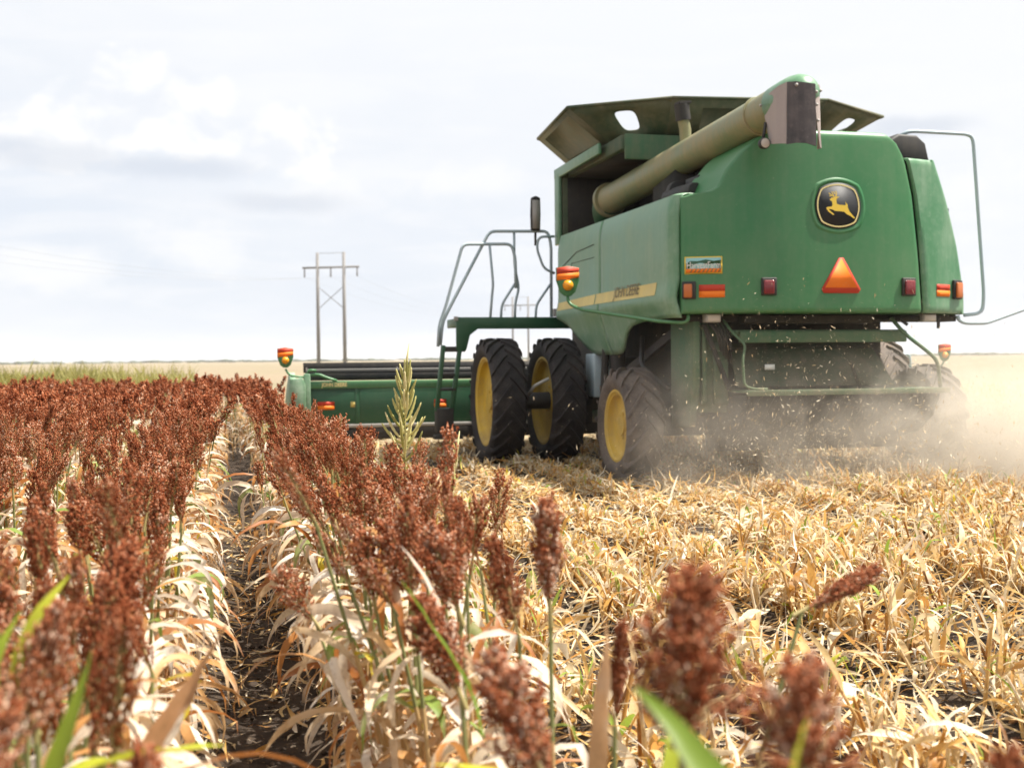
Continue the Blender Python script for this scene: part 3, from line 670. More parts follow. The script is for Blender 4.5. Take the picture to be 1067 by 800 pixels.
mb = MB(); mb.tube([(5.74, 14.22, 3.9), (5.72, 14.22, 4.36), (5.68, 14.2, 4.50)], .075, 14); ex = part('exhaust_pipe', mb, M['auger'], comb, smooth=False, autosmooth=40)
mb = MB(); mb.tube([(5.69, 14.2, 4.46), (5.66, 14.19, 4.66)], .095, 14); mb.bar((5.60, 14.19, 4.67), (5.76, 14.19, 4.68), .17, .03); part('rain_cap', mb, M['black'], ex, autosmooth=40)

# ---------------- unloading auger
A0, A1 = Vector((5.43, 16.35, 3.74)), Vector((5.80, 12.24, 4.13)); ax = (A1 - A0).normalized()
mb = MB(); mb.tube([A0, A0 + ax * .05, A1 + ax * .02], .205, 32); aug = part('unloading_auger', mb, M['auger'], comb, autosmooth=40)
mb = MB(); mb.tube([A1 - ax * .0, A1 + ax * .025], .222, 32); part('clamp_ring', mb, M['auger'], aug, autosmooth=40, bevel=.006)
mb = MB(); mb.bar(A1 + ax * .02 + Vector((.15, 0, -.17)), A1 - ax * .10 + Vector((.15, 0, -.17)), .05, .05); part('latch', mb, M['black'], aug, bevel=.006)
mb = MB(); mb.tube([A0 - ax * .06, A0 + ax * .02], .25, 32); part('elbow_flange', mb, M['auger'], aug, autosmooth=40, bevel=.006)
mb = MB(); mb.tube([A0 + Vector((.0, .0, .0)), A0 + Vector((.05, .35, -.12)), A0 + Vector((.3, .55, -.5))], .22, 24, .2); part('auger_elbow', mb, M['green_dark'], aug, autosmooth=50)
mb = MB(); mb.tube([A1 + ax * .025, A1 + ax * .45], [.205, .208], 32, cap=False); part('spout', mb, M['auger'], aug, autosmooth=60)
cap = [(.40, .214), (.62, .218), (.76, .214), (.86, .196), (.93, .165), (.985, .115), (1.01, .06), (1.02, .004)]
mb = MB(); mb.tube([A1 + ax * q for q, _ in cap], [r_ for _, r_ in cap], 36); part('discharge_hood', mb, M['green_side'], aug, smooth=True)
def sheet(mb, top, bot, out, th=.014, wave=.008, sd_=1):
    out = Vector(out); P = []; nn = len(top)
    rg = random.Random(sd_); ph = rg.random() * 6
    for u in range(9):
        row = []
        for k_, (a, b_) in enumerate(zip(top, bot)): row.append(Vector(a) * (1 - u / 8) + Vector(b_) * u / 8 + out * (wave * math.sin(ph + k_ * 1.7 + u * .6) * u / 8))
        P.append(row)
    Q = [[p - out * th for p in r_] for r_ in P]
    mb.grid(P); mb.grid(Q)
    rim_ = lambda G: [G[0][j] for j in range(nn)] + [G[i][-1] for i in range(1, 9)] + [G[-1][j] for j in range(nn - 2, -1, -1)] + [G[i][0] for i in range(7, 0, -1)]
    a, b_ = rim_(P), rim_(Q); n = len(a); mb.add(a + b_, [(i, (i + 1) % n, n + (i + 1) % n, n + i) for i in range(n)])
mb = MB(); sheet(mb, [(5.655, 11.86, 4.20), (5.640, 11.66, 4.255), (5.640, 11.46, 4.285), (5.655, 11.30, 4.29)], [(5.675, 11.76, 3.745), (5.655, 11.62, 3.715), (5.65, 11.45, 3.69), (5.655, 11.31, 3.665)], (-1, 0, 0))
part('rubber_side', mb, M['flap_pale'], aug, autosmooth=40, label='pale side sheet of the spout')
mb = MB(); sheet(mb, [(5.652, 11.275, 4.285), (5.73, 11.235, 4.285), (5.83, 11.22, 4.275), (5.935, 11.22, 4.265)], [(5.65, 11.285, 3.655), (5.74, 11.235, 3.665), (5.84, 11.225, 3.66), (5.945, 11.225, 3.635)], (0, -1, 0), sd_=2)
part('rubber_flap', mb, M['rubber_flap'], aug, autosmooth=40)
mb = MB(); sheet(mb, [(5.93, 11.262, 4.25), (5.985, 11.28, 4.28), (6.04, 11.33, 4.285), (6.095, 11.42, 4.275)], [(6.01, 11.265, 3.63), (6.03, 11.28, 3.625), (6.05, 11.33, 3.63), (6.065, 11.42, 3.64)], (0, -1, 0), sd_=3)
part('rubber_side', mb, M['flap_pale'], aug, autosmooth=40, label='pale ragged right sheet of the spout')
for x, z, y in ((5.72, 4.245, 11.222), (5.955, 4.19, 11.25), (5.96, 4.06, 11.25), (5.975, 3.90, 11.25), (6.04, 4.22, 11.32), (5.60, 4.15, 11.8)):
    mb = MB(); mb.lathe([(-.022, .0), (-.022, .014), (.0, .016)], (x, y, z), 'y', 10); part('bolt', mb, M['silver'], aug)
mb = MB(); mb.lathe([(-.02, .055), (.0, .062), (.05, .055), (.09, .03), (.1, 0)], (5.60, 11.70, 3.735), 'y', 20); al = part('auger_light', mb, M['black'], aug, autosmooth=40)
mb = MB(); mb.bar((5.60, 11.74, 3.78), (5.66, 11.80, 3.97), .025, .025); part('lamp_bracket', mb, M['black'], al)
mb = MB(); mb.lathe([(-.028, 0), (-.026, .03), (-.018, .05)], (5.60, 11.70, 3.735), 'y', 20); part('lens', mb, M['lens'], al, smooth=True)

# ---------------- cab (mostly hidden behind the tank)
mb = MB(); mb.box(5.85, 7.55, 17.75, 19.3, 2.1, 3.7); cabm = part('cab', mb, M['glass'], comb, bevel=.05)
mb = MB(); mb.box(5.78, 7.62, 17.7, 19.5, 3.705, 3.9); part('cab_roof', mb, M['green'], cabm, bevel=.06)
mb = MB()
for x in (5.85, 7.55):
    for y in (17.75, 19.3): mb.bar((x, y, 2.05), (x, y, 3.72), .08)
part('cab_post', mb, M['black'], cabm)

# ---------------- chassis
mb = MB(); mb.box(5.45, 7.85, 13.2, 18.4, 1.15, 2.05); mb.box(5.62, 7.7, 12.98, 15.5, .75, 1.14); mb.box(5.1, 8.3, 16.25, 16.7, .75, 1.15); mb.box(5.75, 7.6, 15.6, 17.0, .62, 1.14)
mb.box(5.25, 5.446, 15.2, 16.2, .55, 1.5); mb.box(7.85, 8.1, 15.2, 16.2, .55, 1.5)
chas = part('chassis', mb, M['dark'], comb, bevel=.02)
mb = MB(); mb.tube([(3.80, 16.47, .892), (9.60, 16.47, .892)], .12, 16); mb.box(4.6, 5.1, 16.2, 16.75, .55, 1.2); mb.box(8.4, 8.9, 16.2, 16.75, .55, 1.2); part('drive_axle', mb, M['black'], comb, bevel=.02)
mb = MB(); mb.bar((4.85, 13.47, .69), (8.45, 13.47, .69), .22, .26); mb.bar((5.5, 13.3, .8), (5.5, 13.3, 1.2), .2, .3); mb.bar((7.8, 13.3, .8), (7.8, 13.3, 1.2), .2, .3); part('steering_axle', mb, M['dark'], comb, bevel=.02)
mb = MB(); mb.tube([(5.1, 15.1, 1.7), (5.12, 15.1, 1.05)], .10, 12); mb.tube([(5.2, 14.4, 1.75), (5.0, 13.9, 1.4), (5.2, 13.5, 1.1)], .03, 8, .1); mb.bar((5.15, 14.9, 1.3), (5.25, 13.2, 1.85), .05, .1); mb.tube([(5.02, 15.35, 1.62), (5.0, 15.4, .95)], .05, 8)
part('hydraulic_pipe', mb, M['black'], comb, autosmooth=40)
mb = MB(); mb.box(4.98, 5.22, 15.75, 16.15, .95, 1.55); part('tool_box', mb, M['rail'], comb, bevel=.02)

# ---------------- wheels
def wheel(x, y, Rr, hw, rr, side, mm, nlug, dish=.10, lugh=.045):
    root = bpy.data.objects.new('wheel', None); link(root, comb); root.location = (0, 0, 0)
    c = (x, y, Rr); mb = MB(); b_ = Rr - lugh
    prof = [(-hw * .70, rr - .01), (-hw * .78, rr + .012), (-hw * .88, rr + .05), (-hw * 1.0, rr + (b_ - rr) * .45), (-hw * 1.0, rr + (b_ - rr) * .62), (-hw * .95, b_ - .045), (-hw * .84, b_ - .012), (-hw * .5, b_ + .006), (0, b_ + .010)]
    prof += [(-a, r_) for a, r_ in prof[::-1][1:]]
    mb.lathe(prof, c, 'x', 72)
    for s_ in (-1, 1):
        for k_ in range(nlug):
            f0 = 2 * math.pi * (k_ + (.5 if s_ > 0 else 0)) / nlug; V = []
            stn = [(-.03, 0, Rr), (.2, .07, Rr), (.45, .165, Rr), (.72, .27, Rr - .004), (.92, .34, Rr - .012), (1.02, .375, Rr - .05), (1.045, .39, Rr - .105)]
            for t_, dphi, rt_ in stn:
                f_ = f0 - dphi * .92 / Rr * .9; xx = x + s_ * t_ * hw
                base_r = b_ - .015 - max(0, t_ - .8) * .22
                wb, wt = .062 / Rr * .5, .036 / Rr * .5
                for r_, w_ in ((base_r, wb), (rt_, wt)):
                    for sg in (-1, 1):
                        an = f_ + sg * w_; V.append((xx, y - r_ * math.cos(an), Rr + r_ * math.sin(an)))
            F = []
            for q in range(len(stn) - 1):
                o_ = q * 4; p_ = o_ + 4
                F += [(o_ + 2, o_ + 3, p_ + 3, p_ + 2), (o_, o_ + 2, p_ + 2, p_), (o_ + 3, o_ + 1, p_ + 1, p_ + 3)]
            F += [(0, 1, 3, 2), (len(V) - 4, len(V) - 2, len(V) - 1, len(V) - 3)]
            mb.add(V, F)
    part('tyre', mb, mm, root, autosmooth=32)
    mb = MB(); s_ = side
    d = [(hw * .80, rr + .015), (hw * .80, rr - .012), (hw * .74, rr - .02), (hw * .70, rr - .045), (hw * .45, rr - .055), (hw * .36, rr - .075), (hw * .30, rr - .12), (hw * .28, rr * .55), (hw * .34, rr * .42), (hw * .36, .12), (hw * .5, .11), (hw * .5, .0)]
    mb.lathe([(s_ * a, r_) for a, r_ in d], c, 'x', 56)
    mb.lathe([(-s_ * hw * .80, rr + .015), (-s_ * hw * .80, rr - .02), (-s_ * hw * .6, rr - .05), (s_ * hw * .3, rr - .06)], c, 'x', 56)
    for k_ in range(8):
        an = 2 * math.pi * k_ / 8; mb.lathe([(s_ * hw * .28, .028), (s_ * hw * .28 + s_ * .03, .028), (s_ * hw * .28 + s_ * .03, 0)], (x, y + rr * .32 * math.cos(an), Rr + rr * .32 * math.sin(an)), 'x', 6)
    part('rim', mb, M['yellow'], root, autosmooth=40)
    return root
wheel(3.78, 16.47, .892, .235, .61, -1, M['tyre'], 22); wheel(4.62, 16.47, .892, .235, .61, -1, M['tyre'], 22)
wheel(9.62, 16.47, .892, .235, .61, 1, M['tyre_dusty'], 22); wheel(8.78, 16.47, .892, .235, .61, 1, M['tyre_dusty'], 22)
wheel(4.69, 13.47, .69, .215, .415, -1, M['tyre_dusty'], 18); wheel(8.60, 13.47, .69, .215, .415, 1, M['tyre_dusty'], 18)
mb = MB(); mb.tube([(4.05, 16.0, .9), (4.12, 15.72, 1.12), (4.32, 15.68, 1.22)], .022, 8, .05); part('brake_pipe', mb, M['silver'], comb, smooth=True)

# ---------------- straw chopper and tailboard
mb = MB(); mb.prism([(12.62, 1.9), (12.62, 1.2), (12.75, .70), (13.3, .66), (13.3, 1.9)], lambda a, b_, d: (d, a, b_), 5.15, 5.24)
mb.box(5.24, 5.62, 12.70, 12.76, .86, 1.88); mb.bar((5.30, 12.66, 1.86), (5.30, 12.66, .95), .05, .05); mb.box(5.42, 5.60, 12.655, 12.70, .95, 1.66)
ch = part('straw_chopper', mb, M['green_low'], comb, bevel=.012)
mb = MB(); mb.box(5.64, 7.72, 12.42, 12.48, 1.645, 1.775); mb.box(5.6, 7.74, 12.483, 12.6, 1.73, 1.79); part('chopper_bar', mb, M['green_low'], ch, bevel=.012, label='green cross bar above the chopper opening')
mb = MB(); mb.prism([(5.64, 1.64), (7.42, 1.64), (7.60, 1.15), (5.62, 1.15)], lambda a, b_, d: (a, d + (1.64 - b_) * -.55, b_), 12.74, 12.78); part('chopper_door', mb, M['chaffy'], ch, bevel=.006)
mb = MB()
for k_ in range(9): mb.box(5.66, 7.44, 12.70, 12.735, 1.60 - k_ * .022, 1.607 - k_ * .022)
part('louvre', mb, M['dark'], ch)
mb = MB(); mb.box(5.98, 6.10, 12.515, 12.52, 1.34, 1.40); part('warning_label', mb, M['white'], ch)
for a, b_, w_ in (((5.28, 12.6, 1.86), (5.56, 12.55, 1.12), .05), ((5.40, 12.56, 1.84), (5.60, 12.55, 1.55), .04), ((7.0, 12.42, 1.40), (7.08, 12.35, 1.12), .035)): mb = MB(); mb.bar(a, b_, w_, w_); part('linkage', mb, M['dark'], ch, bevel=.005)
mb = MB(); mb.prism([(5.58, 12.12), (8.06, 12.12), (8.02, 12.9), (5.62, 12.9)], lambda a, b_, d: (a, b_, d), 1.09, 1.115); mb.box(5.57, 8.07, 12.095, 12.118, 1.06, 1.122)
tb = part('tailboard', mb, M['green_low'], ch, bevel=.004)
mb = MB(); mb.prism([(12.16, 1.05), (12.9, 1.05), (12.95, .42), (12.6, .50), (12.3, .75)], lambda a, b_, d: (d, a, b_), 5.60, 5.63); mb.prism([(12.16, 1.05), (12.9, 1.05), (12.95, .52), (12.6, .60), (12.3, .80)], lambda a, b_, d: (d, a, b_), 7.95, 7.98)
for k_ in range(12): mb.prism([(12.2, 1.05), (12.85, 1.05), (12.85, .62), (12.45, .80)], lambda a, b_, d: (d, a, b_), 5.75 + k_ * .19, 5.765 + k_ * .19)
mb.box(5.5, 7.9, 12.91, 13.1, .40, 1.04); part('spreader_fin', mb, M['dark'], ch)
mb = MB(); mb.tube([(5.47, 12.5, 1.90), (5.52, 12.35, 1.75), (5.60, 12.2, 1.62), (5.54, 12.15, 1.46), (5.55, 12.13, 1.17), (5.66, 12.12, 1.135), (5.82, 12.12, 1.135)], .014, 8, .06); part('guard_rod', mb, M['green_low'], ch, smooth=True)
mb = MB(); mb.tube([(7.50, 12.4, 1.92), (7.62, 12.3, 1.73), (7.86, 12.2, 1.52), (7.95, 12.16, 1.42), (7.97, 12.14, 1.12)], .022, 8, .1); part('guard_rod', mb, M['green_low'], ch, smooth=True)
mb = MB(); mb.tube([(7.3, 12.5, 1.92), (7.45, 12.45, 1.88), (7.6, 12.5, 1.93)], .018, 6, .05); mb.bar((7.62, 12.4, 1.90), (7.70, 12.38, 1.84), .03, .03); mb.bar((8.18, 12.5, 1.95), (8.18, 12.5, 1.80), .022, .03); part('cable', mb, M['black'], comb)
mb = MB()
for q in range(5): mb.tube([(5.30 + q * .05, 12.60, 1.90), (5.40 + q * .04, 12.52, 1.78 - q * .02), (5.48 + q * .03, 12.58, 1.55 - q * .04)], .014, 6, .08)
part('hose', mb, M['black'], ch, smooth=True)

# ---------------- left marker lamp on its arm, right-hand rails
def marker(root_parent, c, sgn, arm, sc=1.0, nm='marker_lamp'):
    c = Vector(c); mb = MB(); mb.tube(arm, .021 * sc, 8, .1); r_ = part(nm, mb, M['green'], root_parent, smooth=True)
    shp = [(-.155, .17), (.0, .195), (.155, .17), (.155, .0), (.10, -.15), (.04, -.20), (-.04, -.20), (-.10, -.15), (-.155, .0)]
    sh = lambda pl: [(a * sc, b_ * sc) for a, b_ in pl]
    fn = lambda a, b_, d: (c.x + a, c.y + d, c.z + b_)
    mb = MB(); mb.prism(sh(shp), fn, 0, .03 * sc); part('lamp_shield', mb, M['green'], r_, bevel=.004)
    mb = MB(); mb.prism(sh([(-.15, .085), (.15, .115), (.15, .166), (0, .188), (-.15, .166)]), fn, -.008, -.001); part('red_band', mb, M['red'], r_)
    mb = MB(); mb.prism(sh([(-.15, .002), (.15, .042), (.15, .112), (-.15, .082)]), fn, -.008, -.001); part('orange_band', mb, M['orange'], r_)
    mb = MB(); mb.lathe([(-.07 * sc, 0), (-.066 * sc, .03 * sc), (-.05 * sc, .055 * sc), (-.02 * sc, .068 * sc), (.0, .07 * sc)], (c.x, c.y - .001, c.z - .06 * sc), 'y', 20)
    part('amber_lens', mb, M['amberbright'], r_, smooth=True)
marker(comb, (4.19, 14.30, 2.45), -1, [(4.19, 14.33, 2.32), (4.20, 14.33, 2.17), (4.32, 14.2, 2.09), (4.80, 12.72, 1.895), (5.05, 12.50, 1.87), (5.06, 12.52, 1.99)], .95)
mb = MB(); mb.tube([(7.72, 12.55, 4.04), (7.80, 12.5, 4.09), (8.60, 12.55, 4.09), (8.68, 12.55, 4.05), (8.86, 12.6, 2.20), (8.84, 12.6, 1.98), (8.62, 12.65, 1.96)], .022, 8, .1); part('handrail', mb, M['rail'], comb, smooth=True)
mb = MB(); mb.tube([(8.50, 12.6, 1.95), (8.52, 12.6, 1.90), (8.60, 12.6, 1.865), (8.90, 12.62, 1.865), (9.6, 12.75, 2.06), (10.3, 12.9, 2.27)], .024, 8, .08); part('handrail', mb, M['rail'], comb, smooth=True)

# ---------------- platform, ladder and rails at the front left
PY = 17.6
mb = MB(); mb.box(3.42, 5.2, PY, PY + .75, 1.97, 2.10); mb.prism([(3.41, 2.115), (3.41, 1.62), (3.56, 1.62), (3.62, 1.85), (3.74, 1.94), (5.2, 1.94), (5.2, 2.115)], lambda a, b_, d: (a, d, b_), PY - .05, PY - .004)
plat = part('platform', mb, M['green_dark'], comb, bevel=.008)
mb = MB(); mb.box(3.38, 3.44, PY - .06, PY, 2.06, 2.125); mb.box(4.90, 5.0, PY - .1, PY - .052, 2.12, 2.24); part('clip', mb, M['silver'], plat, bevel=.006)
mb = MB(); mb.bar((3.22, PY, 1.70), (3.12, PY + .05, .72), .06, .10, (0, 1, 0)); mb.bar((3.47, PY, 1.66), (3.345, PY + .05, .72), .06, .10, (0, 1, 0))
lad = part('ladder', mb, M['green_dark'], plat, bevel=.008)
for a in ((3.22, 3.55, PY - .04, PY + .2, 1.60, 1.68), (3.19, 3.42, PY - .02, PY + .18, 1.24, 1.28), (3.16, 3.40, PY - .02, PY + .18, 1.02, 1.06), (3.11, 3.36, PY - .05, PY + .2, .40, .76), (3.08, 3.5, PY - .04, PY + .2, .30, .36)): mb = MB(); mb.box(*a); part('step', mb, M['black'], lad, bevel=.006)
def rail(pts, r_=.024, m_='rail'):
    mb = MB(); mb.tube(pts, r_, 8, .09); part('handrail', mb, M[m_], plat, smooth=True)
rail([(3.14, PY, 1.68), (3.16, PY, 2.0), (3.27, PY, 2.30), (3.53, PY, 3.205), (4.28, PY, 3.215), (4.335, PY, 3.0), (4.34, PY, 2.55)])
rail([(3.18, PY + .03, 1.7), (3.22, PY + .03, 2.05), (3.36, PY + .03, 2.32), (3.95, PY + .03, 3.405), (4.86, PY + .03, 3.42), (4.905, PY + .03, 3.2), (4.90, PY + .03, 2.12)])
rail([(3.94, PY, 3.21), (3.99, PY, 2.6), (3.97, PY, 2.45), (3.94, PY, 2.1)], .02)
rail([(4.33, PY + .04, 3.41), (4.33, PY + .04, 2.9), (4.40, PY + .04, 2.55), (4.34, PY + .04, 2.35), (4.33, PY + .04, 2.1)], .02)
rail([(4.33, PY + .02, 2.62), (4.12, PY + .02, 2.30), (4.11, PY + .02, 2.1)], .02)
rail([(4.89, PY + .02, 2.62), (4.66, PY + .02, 2.30), (4.65, PY + .02, 2.1)], .02)
rail([(4.95, PY, 3.34), (4.70, PY, 3.33), (4.67, PY, 3.15), (4.78, PY, 2.85), (4.95, PY, 2.78)], .02)
mb = MB(); mb.prism([(-.075, -.25), (-.08, .0), (-.07, .25), (.0, .275), (.07, .25), (.075, 0), (.065, -.25)], lambda a, b_, d: (4.66 + a, PY + d, 3.67 + b_), -.03, .05); mir = part('mirror', mb, M['black'], plat, bevel=.02)
mb = MB(); mb.box(4.60, 4.72, PY - .04, PY - .031, 3.45, 3.88); part('mirror_glass', mb, M['silver'], mir)
mb = MB(); mb.bar((4.66, PY + .03, 3.2), (4.66, PY + .03, 3.45), .03, .03); part('mirror_bracket', mb, M['black'], mir)

# ---------------- header
HY, HX0, HX1 = 19.5, 1.06, 12.62
mb = MB(); mb.box(HX0 + .25, HX1, HY, HY + .05, .46, 1.03); mb.prism([(HY + .051, .46), (HY + .4, .25), (HY + 1.5, .18), (HY + 1.5, .15), (HY + .4, .2), (HY + .051, .40)], lambda a, b_, d: (d, a, b_), HX0 + .25, HX1)
mb.box(HX0 + .30, HX1, HY - .02, HY - .003, .50, .98)
hd = part('header', mb, M['green_dark'], comb, bevel=.006)
mb = MB(); mb.box(HX0 + .27, HX1, HY - .06, HY + .10, 1.035, 1.155); part('top_beam', mb, M['green'], hd, bevel=.015)
mb = MB(); mb.box(HX0 + .26, HX1, HY - .05, HY + .02, .40, .455); part('lower_beam', mb, M['silver'], hd, bevel=.01)
mb = MB(); mb.box(HX0 + .5, HX1, HY + .0, HY + .3, .20, .395); part('skid_frame', mb, M['black'], hd, bevel=.01)
mb = MB()
for x in (2.1, 2.95, 4.2, 5.4, 7.9, 9.4, 11.0): mb.box(x, x + .07, HY - .045, HY - .021, .46, 1.03)
part('upright', mb, M['green_dark'], hd, bevel=.006)
mb = MB(); mb.prism([(HY - .12, 1.20), (HY + .2, 1.30), (HY + 1.3, .9), (HY + 2.1, .25), (HY + 1.6, .12), (HY - .05, .55)], lambda a, b_, d: (d, a, b_), HX0, HX0 + .10)
mb.prism([(HX0 + .0, 1.08), (HX0 + .06, 1.20), (HX0 + .20, 1.22), (HX0 + .245, 1.10), (HX0 + .245, .55), (HX0, .55)], lambda a, b_, d: (a, d, b_), HY - .14, HY - .02)
mb.box(HX0 + .22, HX0 + .33, HY - .10, HY - .062, .55, 1.28)
part("end_sheet", mb, M["green_side"], hd, bevel=.015); mb = MB(); mb.prism([(HY - .12, 1.20), (HY + .2, 1.30), (HY + 1.3, .9), (HY + 2.1, .25), (HY + 1.6, .12), (HY - .05, .55)], lambda a, b_, d: (d, a, b_), HX1 - .02, HX1 + .08)
part('end_sheet', mb, M['green_side'], hd, bevel=.015, label='pale green end sheet of the header')
mb = MB(); mb.tube([(HX0 + .25, HY - .05, 1.25), (HX0 + .45, HY - .08, 1.27), (HX0 + .62, HY - .08, 1.20), (HX0 + .75, HY - .06, 1.16)], .022, 8, .06); mb.tube([(HX0 + .28, HY - .05, 1.2), (HX0 + .3, HY - .08, 1.34), (HX0 + .42, HY - .08, 1.33)], .02, 8, .04); part('hose', mb, M['green'], hd, smooth=True)
# reel
mb = MB(); RX, RZ = HY + 1.05, .92
mb.tube([(HX0 + .3, RX, RZ), (HX1 - .1, RX, RZ)], .11, 14)
for k_ in range(6):
    an = 2 * math.pi * (k_ + .25) / 6; y, z = RX + .46 * math.cos(an), RZ + .46 * math.sin(an)
    mb.bar((HX0 + .3, y, z), (HX1 - .1, y, z), .03, .17, (0, math.cos(an), math.sin(an)))
    for q in range(8):
        x = HX0 + .35 + q * 1.55; mb.bar((x, RX, RZ), (x, y, z), .03, .05)
part('reel', mb, M['black'], hd, bevel=0)
mb = MB(); mb.box(HX0 + .35, HX1, HY + .28, HY + .30, 1.16, 1.275); part('back_shield', mb, M['black'], hd)
mb = MB(); mb.tube([(HX0 + .32, HY + .42, 1.335), (HX1 - .1, HY + .42, 1.335)], .016, 6); part('reel_rod', mb, M['silver'], hd)
def hrefl(x0, z0, w_, h_):
    mb = MB(); mb.box(x0, x0 + w_, HY - .035, HY - .022, z0 + h_ * .52, z0 + h_); r_ = part('reflector', mb, M['red'], hd)
    mb = MB(); mb.box(x0, x0 + w_, HY - .035, HY - .022, z0, z0 + h_ * .50); part('orange_band', mb, M['orange'], r_)
hrefl(1.50, .695, .27, .13); hrefl(3.40, .705, .20, .13); hrefl(9.6, .70, .27, .13)
mb = MB(); mb.box(2.03, 2.16, HY - .034, HY - .023, .73, .82); part('warning_label', mb, M['stripe'], hd)
mb = MB(); text_mb(mb, 'JOHN DEERE', lambda a, b_, d: (1.77 + a, HY - .064, 1.095 + b_), .085, 0, .82, .003); part('lettering', mb, M['emblem_pale'], hd)
marker(hd, (1.0, HY - .05, 1.545), -1, [(1.0, HY - .02, 1.36), (1.06, HY - .02, 1.25), (HX0 + .27, HY - .03, 1.22)], .82)
marker(hd, (HX1 + .24, HY - .05, 1.53), 1, [(HX1 + .24, HY - .02, 1.36), (HX1 + .16, HY - .02, 1.25), (HX1, HY - .03, 1.22)], .82)
mb = MB(); mb.tube([(11.6, HY, 1.15), (11.9, HY, 1.5), (12.05, HY, 1.5), (12.1, HY, 1.2)], .03, 8, .1); mb.tube([(11.9, HY + .2, 1.15), (12.15, HY + .2, 1.5), (12.3, HY + .2, 1.5), (12.3, HY + .2, 1.1)], .03, 8, .1); part('stand_pipe', mb, M['rail'], hd, smooth=True)
mb = MB(); mb.prism([(17.0, 1.0), (17.2, 1.9), (HY, 1.02), (HY, .45)], lambda a, b_, d: (d, a, b_), 5.9, 7.5); part('feeder_house', mb, M['green_dark'], comb, bevel=.02)
# ================================================================== the crop
rng = np.random.default_rng(5); NPV = np.array
def make_head(L, Wd, nb, gpb, gs, shape=1.0, seed=0):
    rg = np.random.default_rng(seed); P = []; rn = []; sc = []; B0 = []; B1 = []
    for k_ in range(nb):
        t_ = ((k_ + rg.random()) / nb) ** .9 * .93; a = k_ * 2.39996 + rg.normal(0, .35)
        bl = L * (.36 - .24 * t_) * rg.uniform(.75, 1.25); prof = (math.sin(math.pi * min(1, .16 + .80 * t_ ** shape)) ** .75) * .9 + .10
        if shape < .6: prof = (.22 + .78 * (1 - t_) ** .85) * min(1, .55 + t_ * 4)
        rad = Wd * .5 * prof * (rg.uniform(.5, 1.22) if rg.random() < .85 else rg.uniform(1.1, 1.5)); z0 = t_ * L * .80
        s_ = np.sort(rg.uniform(.22, 1.0, gpb)); rr = rad * s_ ** .62
        aa = a + rg.normal(0, .16, gpb); jit = rg.normal(0, gs * .6, (gpb, 3))
        P.append(np.stack([rr * np.cos(aa), rr * np.sin(aa), z0 + bl * s_ * .95], -1) + jit)
        rn.append(np.clip(rg.beta(1.3, 1.6, gpb) * .80 + rg.normal(0, .14) + .08, 0, 1)); sc.append(gs * rg.uniform(.75, 1.25, (gpb, 1)) * np.array([[.9, .9, 1.5]]) * rg.uniform(.85, 1.15, (gpb, 3)))
        B0.append((0, 0, z0)); B1.append((rad * .8 * math.cos(a), rad * .8 * math.sin(a), z0 + bl * .7))
    P = np.concatenate(P); lo_ = P[:, 2] > L; P[lo_, 2] = L - rg.random(lo_.sum()) * .02
    V, F, r_ = blobs(P, np.concatenate(sc), rg, np.concatenate(rn))
    ch = [(V, F, r_, 0)]
    V, F, r_ = stems(NPV(B0), NPV(B1), np.full(nb, .0016), np.full(nb, .0010), rg.uniform(.5, 1, nb), 3); ch.append((V, F, r_, 1))
    V, F, r_ = stems(NPV([(0, 0, -.03)]), NPV([(0, 0, L * .8)]), [.006], [.003], NPV([.55]), 6); ch.append((V, F, r_, 1))
    return ch
def make_foliage(H, seed, nl=8, seg=9, wide=2, near=True):
    rg = np.random.default_rng(seed); z = rg.uniform(.14, .80, nl) * H
    az_ = np.arange(nl) * 2.6 + rg.normal(0, .5, nl); base = np.stack([np.zeros(nl), np.zeros(nl), z], -1)
    rn = rg.random(nl) * .86; up_ = z > .58 * H
    rn[up_ & (rg.random(nl) < .10)] = rg.uniform(.87, 1.0); 
    V, F, r_ = ribbons(base, az_, rg.uniform(.1, 1.2, nl), rg.uniform(.26, .53, nl), rg.uniform(.016, .044, nl), rg.uniform(1.8, 3.4, nl), rg, seg, wide, rn, .45, .35, 1.2, kink=.45)
    low = V[:, 2] < .015; V[low, 2] = .015 + rg.random(low.sum()) * .02
    return [(V, F, r_, 0)]
GM, SM, LM = M['grain'], M['stalk'], M['leaf']
HI = [build_np('seed_head', make_head(L_, W_, nb_, 17, .0034, sh, 100 + i_), [GM, SM], True) for i_, (L_, W_, sh, nb_) in enumerate([(.30, .085, 1, 54), (.28, .065, .9, 50), (.25, .105, 1.15, 52), (.33, .070, 1, 56), (.23, .080, 1, 44), (.29, .055, .9, 48), (.26, .120, 1.2, 54), (.31, .090, .8, 54), (.27, .075, .7, 48), (.22, .095, 1.0, 42), (.32, .10, 1.0, 50), (.28, .060, 1.1, 46)])]
XHI = [build_np('seed_head', make_head(L_, W_, nb_, 34, .0029, sh, 150 + i_), [GM, SM], True) for i_, (L_, W_, sh, nb_) in enumerate([(.30, .165, .42, 92), (.28, .150, .50, 80), (.29, .062, .8, 80), (.30, .095, .7, 96)])]
MID = [make_head(L_, W_, 32, 9, .0056, 1, 200 + i_) for i_, (L_, W_) in enumerate([(.30, .085), (.28, .070), (.27, .095), (.31, .075), (.26, .100), (.29, .065)])]
LOW = [make_head(L_, W_, 22, 4, .0115, 1, 300 + i_) for i_, (L_, W_) in enumerate([(.30, .085), (.28, .070), (.27, .095), (.31, .075)])]
FOL = [build_np('foliage', make_foliage(.88, 400 + i_, 12), [LM]) for i_ in range(10)]
FOLM = [make_foliage(.88, 450 + i_, 8, 6, 1) for i_ in range(8)]
